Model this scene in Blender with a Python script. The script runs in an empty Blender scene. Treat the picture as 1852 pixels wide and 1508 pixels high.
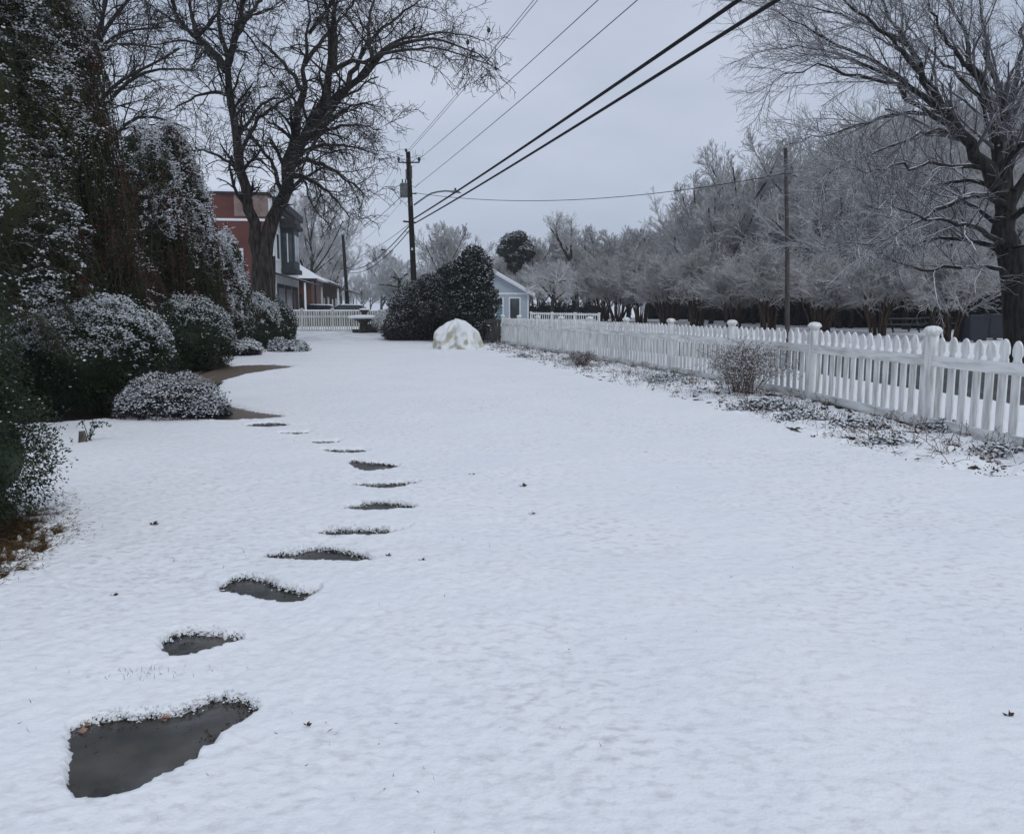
import bpy, math
import numpy as np
from math import radians as RAD
from numpy.random import default_rng

# ---------------------------------------------------------------- camera, sky, light
scene = bpy.context.scene
COL = scene.collection
CAMH = 1.5
FPX = 1450.0                      # focal length in pixels of the 1852 wide photograph
PITCH = math.atan(193.0 / FPX)    # horizon lies at y = 561
cam_d = bpy.data.cameras.new("camera")
cam = bpy.data.objects.new("camera", cam_d); COL.objects.link(cam)
cam.location = (0, 0, CAMH); cam.rotation_euler = (RAD(90) - PITCH, 0, 0)
cam_d.sensor_width = 36.0; cam_d.lens = FPX / 1852.0 * 36.0
cam_d.clip_start = 0.05; cam_d.clip_end = 6000
scene.camera = cam

SUN_EL, SUN_AZ = RAD(48), RAD(150)
world = bpy.data.worlds.new("World"); scene.world = world; world.use_nodes = True
wn, wl = world.node_tree.nodes, world.node_tree.links
wn.clear()
w_out = wn.new("ShaderNodeOutputWorld"); w_bg = wn.new("ShaderNodeBackground")
w_sky = wn.new("ShaderNodeTexSky"); w_sky.sky_type = 'NISHITA'; w_sky.sun_disc = False
w_sky.sun_elevation = SUN_EL; w_sky.sun_rotation = SUN_AZ
w_tc = wn.new("ShaderNodeTexCoord"); w_map = wn.new("ShaderNodeMapping")
w_map.inputs['Scale'].default_value = (1, 1, 2.6)
w_noise = wn.new("ShaderNodeTexNoise"); w_noise.inputs['Scale'].default_value = 2.2
w_noise.inputs['Detail'].default_value = 4; w_noise.inputs['Roughness'].default_value = .5
w_ramp = wn.new("ShaderNodeValToRGB")
w_ramp.color_ramp.elements[0].position = .36; w_ramp.color_ramp.elements[0].color = (4.35, 5.0, 6.25, 1)
w_ramp.color_ramp.elements[1].position = .66; w_ramp.color_ramp.elements[1].color = (6.0, 6.55, 7.75, 1)
w_mix = wn.new("ShaderNodeMixRGB"); w_mix.inputs['Fac'].default_value = .93
wl.new(w_tc.outputs['Generated'], w_map.inputs['Vector']); wl.new(w_map.outputs['Vector'], w_noise.inputs['Vector'])
wl.new(w_noise.outputs['Fac'], w_ramp.inputs['Fac'])
wl.new(w_sky.outputs['Color'], w_mix.inputs['Color1']); wl.new(w_ramp.outputs['Color'], w_mix.inputs['Color2'])
wl.new(w_mix.outputs['Color'], w_bg.inputs['Color']); w_bg.inputs['Strength'].default_value = 0.1
wl.new(w_bg.outputs['Background'], w_out.inputs['Surface'])

sun_d = bpy.data.lights.new("sun", 'SUN'); sun_d.energy = .85; sun_d.angle = RAD(25); sun_d.color = (.97, 1, .985)
sun = bpy.data.objects.new("sun", sun_d); COL.objects.link(sun)
sun.rotation_euler = (RAD(90) - SUN_EL, 0, RAD(180) - SUN_AZ)
scene.view_settings.view_transform = 'Standard'; scene.view_settings.look = 'None'
scene.view_settings.exposure = 0; scene.view_settings.gamma = 1

# ---------------------------------------------------------------- geometry of the view
_cp, _sp = math.cos(PITCH), math.sin(PITCH)
def ray(px, py):
    a, b = (px - 926.0) / FPX, (754.0 - py) / FPX
    return np.array([a, _cp + b * _sp, b * _cp - _sp])
def at(px, py, Y):
    d = ray(px, py); t = Y / d[1]
    return np.array([d[0] * t, Y, CAMH + d[2] * t])
def sstep(a, b, x):
    t = np.clip((np.asarray(x, float) - a) / (b - a), 0, 1); return t * t * (3 - 2 * t)
def elev(x, y):
    return .28 * sstep(37, 45, y) + .27 * sstep(46, 80, y)
def ground(px, py, z=0.0):
    d = ray(px, py); g = z
    for _ in range(12):
        t = (g - CAMH) / d[2]; g = z + float(elev(0, d[1] * t))
    return np.array([d[0] * t, d[1] * t, g])
def on(x, y): return np.array([x, y, float(elev(x, y))])
def col(px, Y): return on(at(px, 561, Y)[0], Y)        # ground point in a picture column at depth Y

# ---------------------------------------------------------------- noise
_T = default_rng(5).random((512, 512))
def vnoise(x, y, s=0):
    x = np.asarray(x, float) + 37.7 * s; y = np.asarray(y, float) + 91.3 * s
    xi = np.floor(x).astype(int); yi = np.floor(y).astype(int)
    u = x - xi; v = y - yi; u = u * u * (3 - 2 * u); v = v * v * (3 - 2 * v)
    g = lambda i, j: _T[i % 512, j % 512]
    return (g(xi, yi) * (1 - u) + g(xi + 1, yi) * u) * (1 - v) + (g(xi, yi + 1) * (1 - u) + g(xi + 1, yi + 1) * u) * v
def fbm(x, y, o=3, s=0):
    a = 0; w = 1; n = 0
    for k in range(o):
        a = a + w * vnoise(x * 2 ** k, y * 2 ** k, s + k); n += w; w *= .5
    return a / n
def norm(v): return v / np.maximum(np.linalg.norm(v, axis=-1, keepdims=True), 1e-9)
def poly_sd(poly, x, y):
    """signed distance, positive inside"""
    P = np.asarray(poly)[:, :2]; Q = np.roll(P, -1, axis=0)
    d = np.full(x.shape, 1e9); ins = np.zeros(x.shape, bool)
    for (ax, ay), (bx, by) in zip(P, Q):
        ex, ey = bx - ax, by - ay
        t = np.clip(((x - ax) * ex + (y - ay) * ey) / (ex * ex + ey * ey + 1e-12), 0, 1)
        d = np.minimum(d, np.hypot(x - ax - t * ex, y - ay - t * ey))
        c = ((ay > y) != (by > y)) & (x < (bx - ax) * (y - ay) / ((by - ay) if by != ay else 1e-12) + ax)
        ins ^= c
    return np.where(ins, d, -d)

# ---------------------------------------------------------------- mesh builder
class MB:
    def __init__(s): s.v = []; s.f = []; s.n = 0
    def add(s, V, F, mi=0):
        V = np.asarray(V, float).reshape(-1, 3); F = np.asarray(F, int)
        if len(V) == 0: return s
        s.v.append(V); s.f.append((F + s.n, mi)); s.n += len(V); return s
    def box(s, c, d, rz=0, mi=0, M=None):
        x, y, z = np.asarray(d) / 2.0
        V = np.array([[i * x, j * y, k * z] for k in (-1, 1) for i, j in ((-1, -1), (1, -1), (1, 1), (-1, 1))])
        if M is not None: V = V @ np.asarray(M).T
        elif rz:
            cs, sn = math.cos(rz), math.sin(rz); V = np.c_[V[:, 0] * cs - V[:, 1] * sn, V[:, 0] * sn + V[:, 1] * cs, V[:, 2]]
        F = [[3, 2, 1, 0], [4, 5, 6, 7], [0, 1, 5, 4], [1, 2, 6, 5], [2, 3, 7, 6], [3, 0, 4, 7]]
        return s.add(V + np.asarray(c), F, mi)
    def prism(s, outline, O, U, W, T, mi=0):
        """outline (n,2) in axes U,W extruded along T"""
        o = np.asarray(outline, float); n = len(o)
        A = np.asarray(O) + o[:, :1] * np.asarray(U) + o[:, 1:] * np.asarray(W)
        V = np.r_[A, A + np.asarray(T)]
        s.add(V, [[i, (i + 1) % n, n + (i + 1) % n, n + i] for i in range(n)], mi)
        s.f.append((np.array([list(range(n))[::-1]]) + s.n - 2 * n, mi)); s.f.append((np.array([list(range(n, 2 * n))]) + s.n - 2 * n, mi))
        return s
    def lathe(s, prof, c=(0, 0, 0), n=16, mi=0):
        p = np.asarray(prof, float); k = len(p); a = np.arange(n) * 2 * math.pi / n
        V = np.c_[(p[:, :1] * np.cos(a)).ravel(), (p[:, :1] * np.sin(a)).ravel(), np.repeat(p[:, 1], n)] + np.asarray(c)
        F = [[i * n + j, i * n + (j + 1) % n, (i + 1) * n + (j + 1) % n, (i + 1) * n + j] for i in range(k - 1) for j in range(n)]
        return s.add(V, F, mi)
    def tubes(s, P, R, S, mi=0):
        P = np.asarray(P, float); R = np.asarray(R, float)
        if len(P) == 0: return s
        N, K = R.shape
        T = np.gradient(P, axis=1); T = norm(T)
        m = norm(T.mean(axis=1)); ref = np.where(np.abs(m[:, 2:]) > .8, np.array([[1., .13, 0]]), np.array([[0, .05, 1.]]))[:, None, :]
        u = norm(np.cross(T, ref)); w = np.cross(T, u)
        a = np.arange(S) * 2 * math.pi / S
        V = P[:, :, None, :] + R[:, :, None, None] * (np.cos(a)[None, None, :, None] * u[:, :, None, :] + np.sin(a)[None, None, :, None] * w[:, :, None, :])
        b = np.arange(N)[:, None, None] * K * S + np.arange(K - 1)[None, :, None] * S; j = np.arange(S)[None, None, :]
        F = np.stack(np.broadcast_arrays(b + j, b + (j + 1) % S, b + S + (j + 1) % S, b + S + j), -1).reshape(-1, 4)
        return s.add(V, F, mi)
    def tube(s, pts, r, S=8, mi=0):
        pts = np.asarray(pts, float); r = np.broadcast_to(np.asarray(r, float), (len(pts),))
        s.tubes(pts[None], r[None], S, mi)
        n0 = s.n - len(pts) * S
        s.f.append((np.array([np.arange(S)[::-1] + n0]), mi)); s.f.append((np.array([np.arange(S) + s.n - S]), mi)); return s
    def build(s, name, mats, parent=None, smooth=False, attr=None):
        V = np.concatenate(s.v); me = bpy.data.meshes.new(name)
        me.vertices.add(len(V)); me.vertices.foreach_set('co', V.astype(np.float32).ravel())
        lv = np.concatenate([f.ravel() for f, _ in s.f]); ln = np.concatenate([np.full(len(f), f.shape[1]) for f, _ in s.f])
        mi = np.concatenate([np.full(len(f), m) for f, m in s.f])
        me.loops.add(len(lv)); me.loops.foreach_set('vertex_index', lv.astype(np.int32))
        me.polygons.add(len(ln)); st = np.r_[0, np.cumsum(ln)[:-1]]
        me.polygons.foreach_set('loop_start', st.astype(np.int32)); me.polygons.foreach_set('loop_total', ln.astype(np.int32))
        me.polygons.foreach_set('material_index', mi.astype(np.int32))
        me.polygons.foreach_set('use_smooth', np.full(len(ln), bool(smooth)))
        for m in (mats if isinstance(mats, (list, tuple)) else [mats]): me.materials.append(m)
        if attr is not None:
            a = me.attributes.new('cover', 'FLOAT', 'POINT'); a.data.foreach_set('value', np.asarray(attr, np.float32).ravel())
        me.update(); me.validate()
        o = bpy.data.objects.new(name, me); COL.objects.link(o)
        if parent is not None:
            o.parent = parent; o.location = -np.asarray(parent['_base'])
        return o

def thing(name, label, cat, base=(0, 0, 0), group=None):
    o = bpy.data.objects.new(name, None); COL.objects.link(o); o.empty_display_size = .2
    o.location = base; o['_base'] = [float(v) for v in base]; o['label'] = label; o['category'] = cat
    if group: o['group'] = group
    return o
def tag(o, label, cat, group=None):
    o['label'] = label; o['category'] = cat
    if group: o['group'] = group
    return o
def kind(o, k): o['kind'] = k; return o
def copy_thing(root, loc, rz, sc, label, group=None):
    def cp(o, parent):
        c = o.copy(); COL.objects.link(c)
        if parent is not None: c.parent = parent
        for ch in o.children: cp(ch, c)
        return c
    r = cp(root, None)
    r.location = loc; r.rotation_euler = (0, 0, rz); r.scale = (sc, sc, sc) if np.isscalar(sc) else sc
    r['label'] = label
    if group: r['group'] = group
    return r

# ---------------------------------------------------------------- materials
def mat(name, c1, c2=None, scale=8, rough=.8, spec=.3, detail=4, lo=.35, hi=.65, bump=0, stretch=(1, 1, 1), snow=None, snowcol=(.78, .80, .84), coord='Object'):
    """two-tone noise material; snow=(a,b): settles where the surface faces up"""
    m = bpy.data.materials.new(name); m.use_nodes = True
    N, L = m.node_tree.nodes, m.node_tree.links
    b = N['Principled BSDF']; b.inputs['Roughness'].default_value = rough; b.inputs['Specular IOR Level'].default_value = spec
    tc = N.new("ShaderNodeTexCoord"); mp = N.new("ShaderNodeMapping"); mp.inputs['Scale'].default_value = stretch
    L.new(tc.outputs[coord], mp.inputs['Vector'])
    nz = N.new("ShaderNodeTexNoise"); nz.inputs['Scale'].default_value = scale; nz.inputs['Detail'].default_value = detail
    L.new(mp.outputs['Vector'], nz.inputs['Vector'])
    rp = N.new("ShaderNodeValToRGB"); e = rp.color_ramp.elements
    e[0].position = lo; e[1].position = hi; e[0].color = (*c1, 1); e[1].color = (*(c2 or c1), 1)
    L.new(nz.outputs['Fac'], rp.inputs['Fac']); out = rp.outputs['Color']
    if snow:
        ge = N.new("ShaderNodeNewGeometry"); sx = N.new("ShaderNodeSeparateXYZ"); L.new(ge.outputs['Normal'], sx.inputs[0])
        n2 = N.new("ShaderNodeTexNoise"); n2.inputs['Scale'].default_value = scale * .6; n2.inputs['Detail'].default_value = 3
        L.new(tc.outputs[coord], n2.inputs['Vector'])
        ad = N.new("ShaderNodeMath"); ad.operation = 'MULTIPLY_ADD'; ad.inputs[1].default_value = .8; L.new(n2.outputs['Fac'], ad.inputs[0]); L.new(sx.outputs['Z'], ad.inputs[2])
        mr = N.new("ShaderNodeMapRange"); mr.inputs['From Min'].default_value = snow[0] + .4; mr.inputs['From Max'].default_value = snow[1] + .4
        L.new(ad.outputs[0], mr.inputs['Value'])
        mx = N.new("ShaderNodeMixRGB"); mx.inputs['Color2'].default_value = (*snowcol, 1)
        L.new(mr.outputs['Result'], mx.inputs['Fac']); L.new(out, mx.inputs['Color1']); out = mx.outputs['Color']
    L.new(out, b.inputs['Base Color'])
    if bump:
        bp = N.new("ShaderNodeBump"); bp.inputs['Strength'].default_value = bump; bp.inputs['Distance'].default_value = .02
        L.new(nz.outputs['Fac'], bp.inputs['Height']); L.new(bp.outputs['Normal'], b.inputs['Normal'])
    return m

def ground_material():
    m = bpy.data.materials.new("snow_on_grass"); m.use_nodes = True
    N, L = m.node_tree.nodes, m.node_tree.links; b = N['Principled BSDF']
    b.inputs['Roughness'].default_value = .75; b.inputs['Specular IOR Level'].default_value = .2
    tc = N.new("ShaderNodeTexCoord")
    def noise(sc, det, stretch=None):
        n = N.new("ShaderNodeTexNoise"); n.inputs['Scale'].default_value = sc; n.inputs['Detail'].default_value = det
        if stretch:
            mp = N.new("ShaderNodeMapping"); mp.inputs['Scale'].default_value = stretch; L.new(tc.outputs['Object'], mp.inputs['Vector']); L.new(mp.outputs['Vector'], n.inputs['Vector'])
        else: L.new(tc.outputs['Object'], n.inputs['Vector'])
        return n.outputs['Fac']
    def ramp(f, a, b_, c0, c1):
        r = N.new("ShaderNodeValToRGB"); e = r.color_ramp.elements; e[0].position = a; e[1].position = b_; e[0].color = (*c0, 1); e[1].color = (*c1, 1)
        L.new(f, r.inputs['Fac']); return r.outputs['Color']
    soil = ramp(noise(14, 5), .35, .7, (.012, .010, .007), (.075, .052, .028))
    snow = ramp(noise(1.1, 3), .3, .7, (.84, .85, .875), (.895, .895, .905))
    # thin places where the turf shows through the snow cover
    thin = ramp(noise(17, 5, (1, 1.5, 1)), .50, .76, (0, 0, 0), (.60, .60, .60))
    pat = ramp(noise(.55, 3), .38, .68, (.25, .25, .25), (1, 1, 1)); tm = N.new("ShaderNodeMixRGB"); tm.blend_type = 'MULTIPLY'; tm.inputs['Fac'].default_value = 1; L.new(thin, tm.inputs['Color1']); L.new(pat, tm.inputs['Color2']); thin = tm.outputs['Color']
    mx0 = N.new("ShaderNodeMixRGB"); mx0.inputs['Color2'].default_value = (.35, .34, .36, 1)
    L.new(thin, mx0.inputs['Fac']); L.new(snow, mx0.inputs['Color1'])
    at_ = N.new("ShaderNodeAttribute"); at_.attribute_name = 'cover'
    ad = N.new("ShaderNodeMath"); ad.operation = 'MULTIPLY_ADD'; ad.inputs[1].default_value = .9; L.new(noise(45, 3), ad.inputs[0]); L.new(at_.outputs['Fac'], ad.inputs[2])
    mr = N.new("ShaderNodeMapRange"); mr.inputs['From Min'].default_value = .86; mr.inputs['From Max'].default_value = 1.04; L.new(ad.outputs[0], mr.inputs['Value'])
    mx = N.new("ShaderNodeMixRGB"); L.new(mr.outputs['Result'], mx.inputs['Fac']); L.new(soil, mx.inputs['Color1']); L.new(mx0.outputs['Color'], mx.inputs['Color2'])
    L.new(mx.outputs['Color'], b.inputs['Base Color'])
    bp = N.new("ShaderNodeBump"); bp.inputs['Strength'].default_value = .36; bp.inputs['Distance'].default_value = .02
    ad2 = N.new("ShaderNodeMath"); ad2.operation = 'MULTIPLY_ADD'; ad2.inputs[1].default_value = .5; L.new(noise(70, 3), ad2.inputs[0]); L.new(noise(18, 4), ad2.inputs[2])
    L.new(ad2.outputs[0], bp.inputs['Height']); L.new(bp.outputs['Normal'], b.inputs['Normal'])
    return m

def brick_material(name, c1, c2, mortar, sc=1.0):
    m = bpy.data.materials.new(name); m.use_nodes = True
    N, L = m.node_tree.nodes, m.node_tree.links; b = N['Principled BSDF']; b.inputs['Roughness'].default_value = .85
    tc = N.new("ShaderNodeTexCoord"); sx = N.new("ShaderNodeSeparateXYZ"); L.new(tc.outputs['Object'], sx.inputs[0])
    sm = N.new("ShaderNodeMath"); sm.operation = 'ADD'; L.new(sx.outputs['X'], sm.inputs[0]); L.new(sx.outputs['Y'], sm.inputs[1])
    cb = N.new("ShaderNodeCombineXYZ"); L.new(sm.outputs[0], cb.inputs['X']); L.new(sx.outputs['Z'], cb.inputs['Y'])
    br = N.new("ShaderNodeTexBrick"); br.inputs['Scale'].default_value = 4 * sc; br.inputs['Mortar Size'].default_value = .015
    br.inputs['Color1'].default_value = (*c1, 1); br.inputs['Color2'].default_value = (*c2, 1); br.inputs['Mortar'].default_value = (*mortar, 1)
    L.new(cb.outputs[0], br.inputs['Vector'])
    nz = N.new("ShaderNodeTexNoise"); nz.inputs['Scale'].default_value = .5; nz.inputs['Detail'].default_value = 5; L.new(tc.outputs['Object'], nz.inputs['Vector'])
    mr = N.new("ShaderNodeMapRange"); mr.inputs['From Min'].default_value = .5; mr.inputs['From Max'].default_value = .7; mr.inputs['To Max'].default_value = .5; L.new(nz.outputs['Fac'], mr.inputs['Value'])
    mx = N.new("ShaderNodeMixRGB"); mx.inputs['Color2'].default_value = (c1[0] * .45, c1[1] * .5, c1[2] * .55, 1)
    L.new(mr.outputs['Result'], mx.inputs['Fac']); L.new(br.outputs['Color'], mx.inputs['Color1']); L.new(mx.outputs['Color'], b.inputs['Base Color'])
    return m

M = {}
M['ground'] = ground_material()
M['snow'] = mat('snow', (.78, .80, .84), (.85, .86, .88), 20, .75, .2)
M['slate'] = mat('wet_slate', (.024, .026, .026), (.085, .078, .066), 5, .36, .5, 9, .30, .72, bump=.25)
_n, _l = M['slate'].node_tree.nodes, M['slate'].node_tree.links
_q = _n.new('ShaderNodeTexNoise'); _q.inputs['Scale'].default_value = 3.2; _q.inputs['Detail'].default_value = 5; _l.new(_n['Texture Coordinate'].outputs['Object'], _q.inputs['Vector'])
_m = _n.new('ShaderNodeMapRange'); _m.inputs['From Min'].default_value = .38; _m.inputs['From Max'].default_value = .62; _m.inputs['To Min'].default_value = .12; _m.inputs['To Max'].default_value = .62
_l.new(_q.outputs['Fac'], _m.inputs['Value']); _l.new(_m.outputs['Result'], _n['Principled BSDF'].inputs['Roughness'])
M['path'] = mat('wet_brown_paving', (.10, .072, .050), (.165, .122, .088), 9, .45, .5, 7)
M['road'] = mat('wet_slushy_asphalt', (.035, .035, .037), (.13, .13, .135), 1.6, .45, .4, 6, .45, .78, stretch=(1, .45, 1))
M['grass'] = mat('winter_grass', (.012, .014, .007), (.06, .05, .022), 30, .8)
M['leaf_litter'] = mat('dead_leaf', (.02, .014, .01), (.07, .04, .025), 20, .7)
M['pink_leaf'] = mat('pale_dead_leaf', (.22, .12, .09), (.33, .2, .15), 20, .7)
M['fence'] = mat('weathered_white_paint', (.56, .56, .53), (.87, .87, .85), 3.5, .7, .25, 7, .34, .60, stretch=(4, 4, .7), snow=(.75, .95))
M['fence_rail'] = mat('weathered_white_rail', (.56, .56, .53), (.87, .87, .85), 2.2, .7, .25, 7, .34, .60, stretch=(.9, .9, 7), snow=(.75, .95))
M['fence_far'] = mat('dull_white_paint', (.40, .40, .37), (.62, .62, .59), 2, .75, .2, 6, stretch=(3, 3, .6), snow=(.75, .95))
M['stone_dark'] = mat('dark_wet_stone', (.025, .022, .02), (.075, .065, .055), 6, .7, .3, 6, snow=(.7, .85))
M['bark'] = mat('dark_bark', (.012, .0105, .0095), (.066, .057, .050), 5, .9, .15, 7, bump=.8, stretch=(2.5, 2.5, .5), snow=(.72, 1.0))
M['bark_twig'] = mat('thin_bark', (.022, .019, .018), (.040, .035, .033), 6, .9, .1, 2, snow=(.78, 1.05))
M['bark_right'] = mat('dark_oak_bark', (.012, .0115, .011), (.044, .041, .038), 5, .9, .15, 7, bump=.8, stretch=(2.5, 2.5, .5), snow=(.62, .9))
M['twig_right'] = mat('snow_lined_twig', (.085, .08, .085), (.15, .143, .148), 3, .9, .1, 2, snow=(.25, .65))
M['frost_bark'] = mat('frosted_bark', (.04, .036, .034), (.085, .077, .073), 2, .9, .1, 5, snow=(.55, .8))
M['frost_twig'] = mat('frosted_twig', (.36, .352, .348), (.54, .53, .525), .6, .9, .1, 3, snow=(.2, .8), snowcol=(.74, .76, .79))
M['frost_far'] = mat('hazy_frosted_twig', (.36, .36, .36), (.50, .50, .50), .6, .9, .1, 3, snow=(.2, .8), snowcol=(.76, .78, .81))
M['myrtle_bark'] = mat('crape_myrtle_bark', (.030, .018, .011), (.10, .065, .042), 5, .8, .2, 5, stretch=(3, 3, .5))
M['myrtle_twig'] = mat('frosted_seed_twig', (.27, .262, .25), (.44, .43, .415), 1.5, .9, .1, 3, snow=(.25, .85), snowcol=(.70, .71, .72))
M['leaf_box'] = mat('boxwood_leaf', (.007, .014, .006), (.030, .050, .019), 4, .55, .35, 3)
M['leaf_weep'] = mat('weeping_leaf', (.008, .014, .006), (.046, .052, .020), 1.2, .65, .25, 4)
M['strand'] = mat('hanging_twig', (.011, .012, .006), (.046, .042, .020), 2.0, .8, .15, 3)
M['berry'] = mat('red_berry', (.050, .005, .007), (.105, .009, .011), 3, .4, .5)
M['leaf_blue'] = mat('dusty_leaf', (.012, .016, .022), (.045, .05, .055), 4, .7, .2, 3)
M['leaf_holly'] = mat('glossy_holly_leaf', (.008, .011, .010), (.034, .040, .036), 3, .35, .5, 3)
M['leaf_camellia'] = mat('glossy_camellia_leaf', (.004, .007, .005), (.022, .030, .020), 3, .3, .5, 3)
M['leaf_pine'] = mat('dark_pine_needle', (.026, .032, .026), (.075, .082, .07), 1, .8, .2, 3)
M['dry_stem'] = mat('dry_brown_stem', (.09, .066, .05), (.21, .165, .13), 8, .85, .1, 3, snow=(.45, .9))
M['tarp'] = mat('cream_frost_cloth', (.42, .40, .29), (.60, .59, .52), 5, .75, .2, 4, snow=(.06, .36), snowcol=(.80, .81, .82))
M['wood_pole'] = mat('creosote_pole', (.008, .007, .007), (.024, .020, .018), 4, .85, .2, 6, stretch=(4, 4, .4))
M['wood_grey'] = mat('weathered_pole_shaded_boards', (.045, .041, .040), (.095, .088, .085), 4, .85, .2, 6, stretch=(4, 4, .4))
M['metal_dark'] = mat('dark_hardware', (.014, .014, .016), (.03, .03, .033), 9, .6, .4)
M['metal_grey'] = mat('galvanised_grey', (.10, .105, .115), (.17, .175, .185), 6, .5, .5)
M['transformer'] = mat('grey_transformer_paint', (.075, .085, .085), (.13, .14, .14), 4, .5, .5)
M['cable'] = mat('black_cable', (.008, .008, .009), (.012, .012, .014), 3, .7, .2)
M['cable_thin'] = mat('grey_conductor', (.07, .07, .08), (.10, .10, .11), 3, .6, .3)
M['brick'] = brick_material('red_brick', (.120, .030, .021), (.080, .021, .016), (.14, .075, .06))
M['brick2'] = brick_material('brown_red_brick', (.15, .055, .04), (.10, .04, .03), (.13, .09, .075))
M['stucco'] = mat('worn_tan_stucco', (.17, .12, .105), (.25, .195, .175), 2, .9, .1, 6)
M['white_wall'] = mat('white_boards', (.52, .54, .54), (.66, .67, .66), 3, .7, .2, 5, stretch=(3, 3, .5))
M['green_trim'] = mat('dark_green_trim', (.012, .026, .028), (.022, .04, .042), 3, .6, .3)
M['dark_trim'] = mat('dark_eave', (.018, .018, .02), (.04, .04, .043), 4, .7, .2, snow=(.7, .9))
M['glass'] = mat('window_glass', (.012, .016, .02), (.05, .06, .07), 1.5, .12, .6)
M['brown_wood'] = mat('brown_shop_boards', (.05, .032, .022), (.11, .075, .052), 3, .8, .2, 5, stretch=(4, 4, .5))
M['blue_wall'] = mat('pale_blue_siding', (.34, .385, .445), (.40, .445, .50), 1.2, .7, .2, 5, stretch=(.4, .4, 14))
M['white_trim'] = mat('white_trim', (.66, .68, .71), (.74, .75, .77), 4, .6, .3)
M['blind'] = mat('pale_blue_door', (.12, .19, .22), (.16, .24, .27), 3, .3, .5)
M['bin'] = mat('dark_blue_plastic', (.006, .008, .016), (.012, .015, .026), 5, .45, .4, snow=(.75, .9))
M['hedge'] = mat('dark_hedge_leaf', (.006, .008, .010), (.022, .025, .026), 1.5, .8, .2, 3)
M['stump'] = mat('grey_weathered_wood', (.06, .055, .045), (.17, .155, .13), 12, .9, .1, 5, stretch=(2, 2, .5), snow=(.75, .95))

# ---------------------------------------------------------------- stepping stones, path, lawn
STONES_PX = [
 [(120,1300),(190,1288),(260,1285),(340,1277),(385,1250),(440,1255),(468,1272),(420,1300),(380,1330),(330,1365),(280,1395),(240,1418),(205,1437),(165,1433),(120,1420),(128,1370),(128,1320)],
 [(293,1160),(310,1140),(345,1133),(390,1137),(447,1145),(400,1160),(360,1172),(318,1181),(305,1172)],
 [(391,1063),(405,1050),(440,1035),(480,1042),(510,1058),(560,1067),(578,1058),(555,1080),(525,1087),(470,1079),(425,1072)],
 [(472,999),(520,995),(570,985),(620,990),(670,1003),(665,1011),(620,1011),(560,1008),(500,1005)],
 [(570,960),(600,953),(660,952),(720,954),(748,946),(715,959),(690,962),(630,962),(590,960)],
 [(620,916),(660,906),(680,903),(720,907),(757,912),(740,917),(690,919),(640,919)],
 [(625,869),(660,872),(700,871),(760,867),(735,876),(700,880),(660,877)],
 [(632,828),(660,833),(700,835),(722,840),(700,845),(660,849),(645,841)],
 [(575,810),(620,811),(665,811),(650,816),(610,815)],
 [(562,796),(600,796),(616,794),(605,800),(570,799)],
 [(505,780),(545,780),(562,778),(545,784),(515,783)],
 [(440,768),(460,764),(500,762),(522,766),(500,770),(465,770)],
]
SNOW_T = .042
def smooth_poly(p, n=3):
    p = np.asarray(p, float)
    for _ in range(n):
        q = np.roll(p, -1, 0); p = np.stack([.75 * p + .25 * q, .25 * p + .75 * q], 1).reshape(-1, p.shape[1])
    return p
STONES = [smooth_poly([ground(x, y, SNOW_T) for x, y in s], 1) for s in STONES_PX]
PATH_PX = [(540,662),(490,658),(440,659),(395,664),(330,688),(230,698),(200,745),(340,757),(410,760),(480,757.5),(530,752),(460,743),(410,732),(385,720),(378,706),(395,690),(440,677),(500,667.5)]
PATH = np.array([ground(x, y, .03) for x, y in PATH_PX])
SOIL_SHADE_PX = [[(-500,775),(0,772),(100,768),(200,762),(300,752),(400,700),(420,668),(400,640),(100,640),(-500,650)],  # snow-free soil, also painting in the black shade under the shrubs
           [(-400,1180),(-60,1085),(0,1062),(60,1035),(103,998),(118,955),(108,930),(60,890),(-60,850),(-400,850)]]
SOIL_SHADE = [np.array([ground(x, y, .0) for x, y in s]) for s in SOIL_SHADE_PX]
BED_LINE = np.array([ground(x, y) for x, y in [(840,622),(872,632),(950,652),(1010,672),(1100,695),(1200,718),(1310,746),(1400,772),(1470,796),(1560,818),(1650,841),(1750,862),(1852,885),(2100,955)]])
FENCE_PTS = [(2180, 6.9), (1690, 10.1), (1475, 13.3), (1325, 16.4), (1214, 19.4), (1133, 22.3), (1067, 25.1), (1015, 27.8), (973, 30.5), (939, 33.2), (909, 36.2)]
FENCE = [col(px, Y) for px, Y in FENCE_PTS]
FENCE[0] = np.array([5.62, 6.95, 0.])
_rl = np.array([[10.3, -25], [9.3, -5], [8.3, 7], [7.9, 13], [7.1, 19], [5.7, 25.5], [3.9, 31], [1.9, 36.5], [-2.2, 47], [-7, 60], [-11.5, 75], [-15.5, 95], [-19, 125], [-24, 180], [-36, 330]])
_rr = np.array([[16.5, -25], [15.6, -5], [14.6, 8], [13.9, 16], [12.7, 23], [10.9, 30], [8.7, 36.5], [6.3, 42], [2.2, 50], [-2.2, 61], [-6, 75], [-9.6, 95], [-13, 125], [-18, 180], [-30, 330]])
ROAD = np.r_[_rl, _rr[::-1]]

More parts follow.
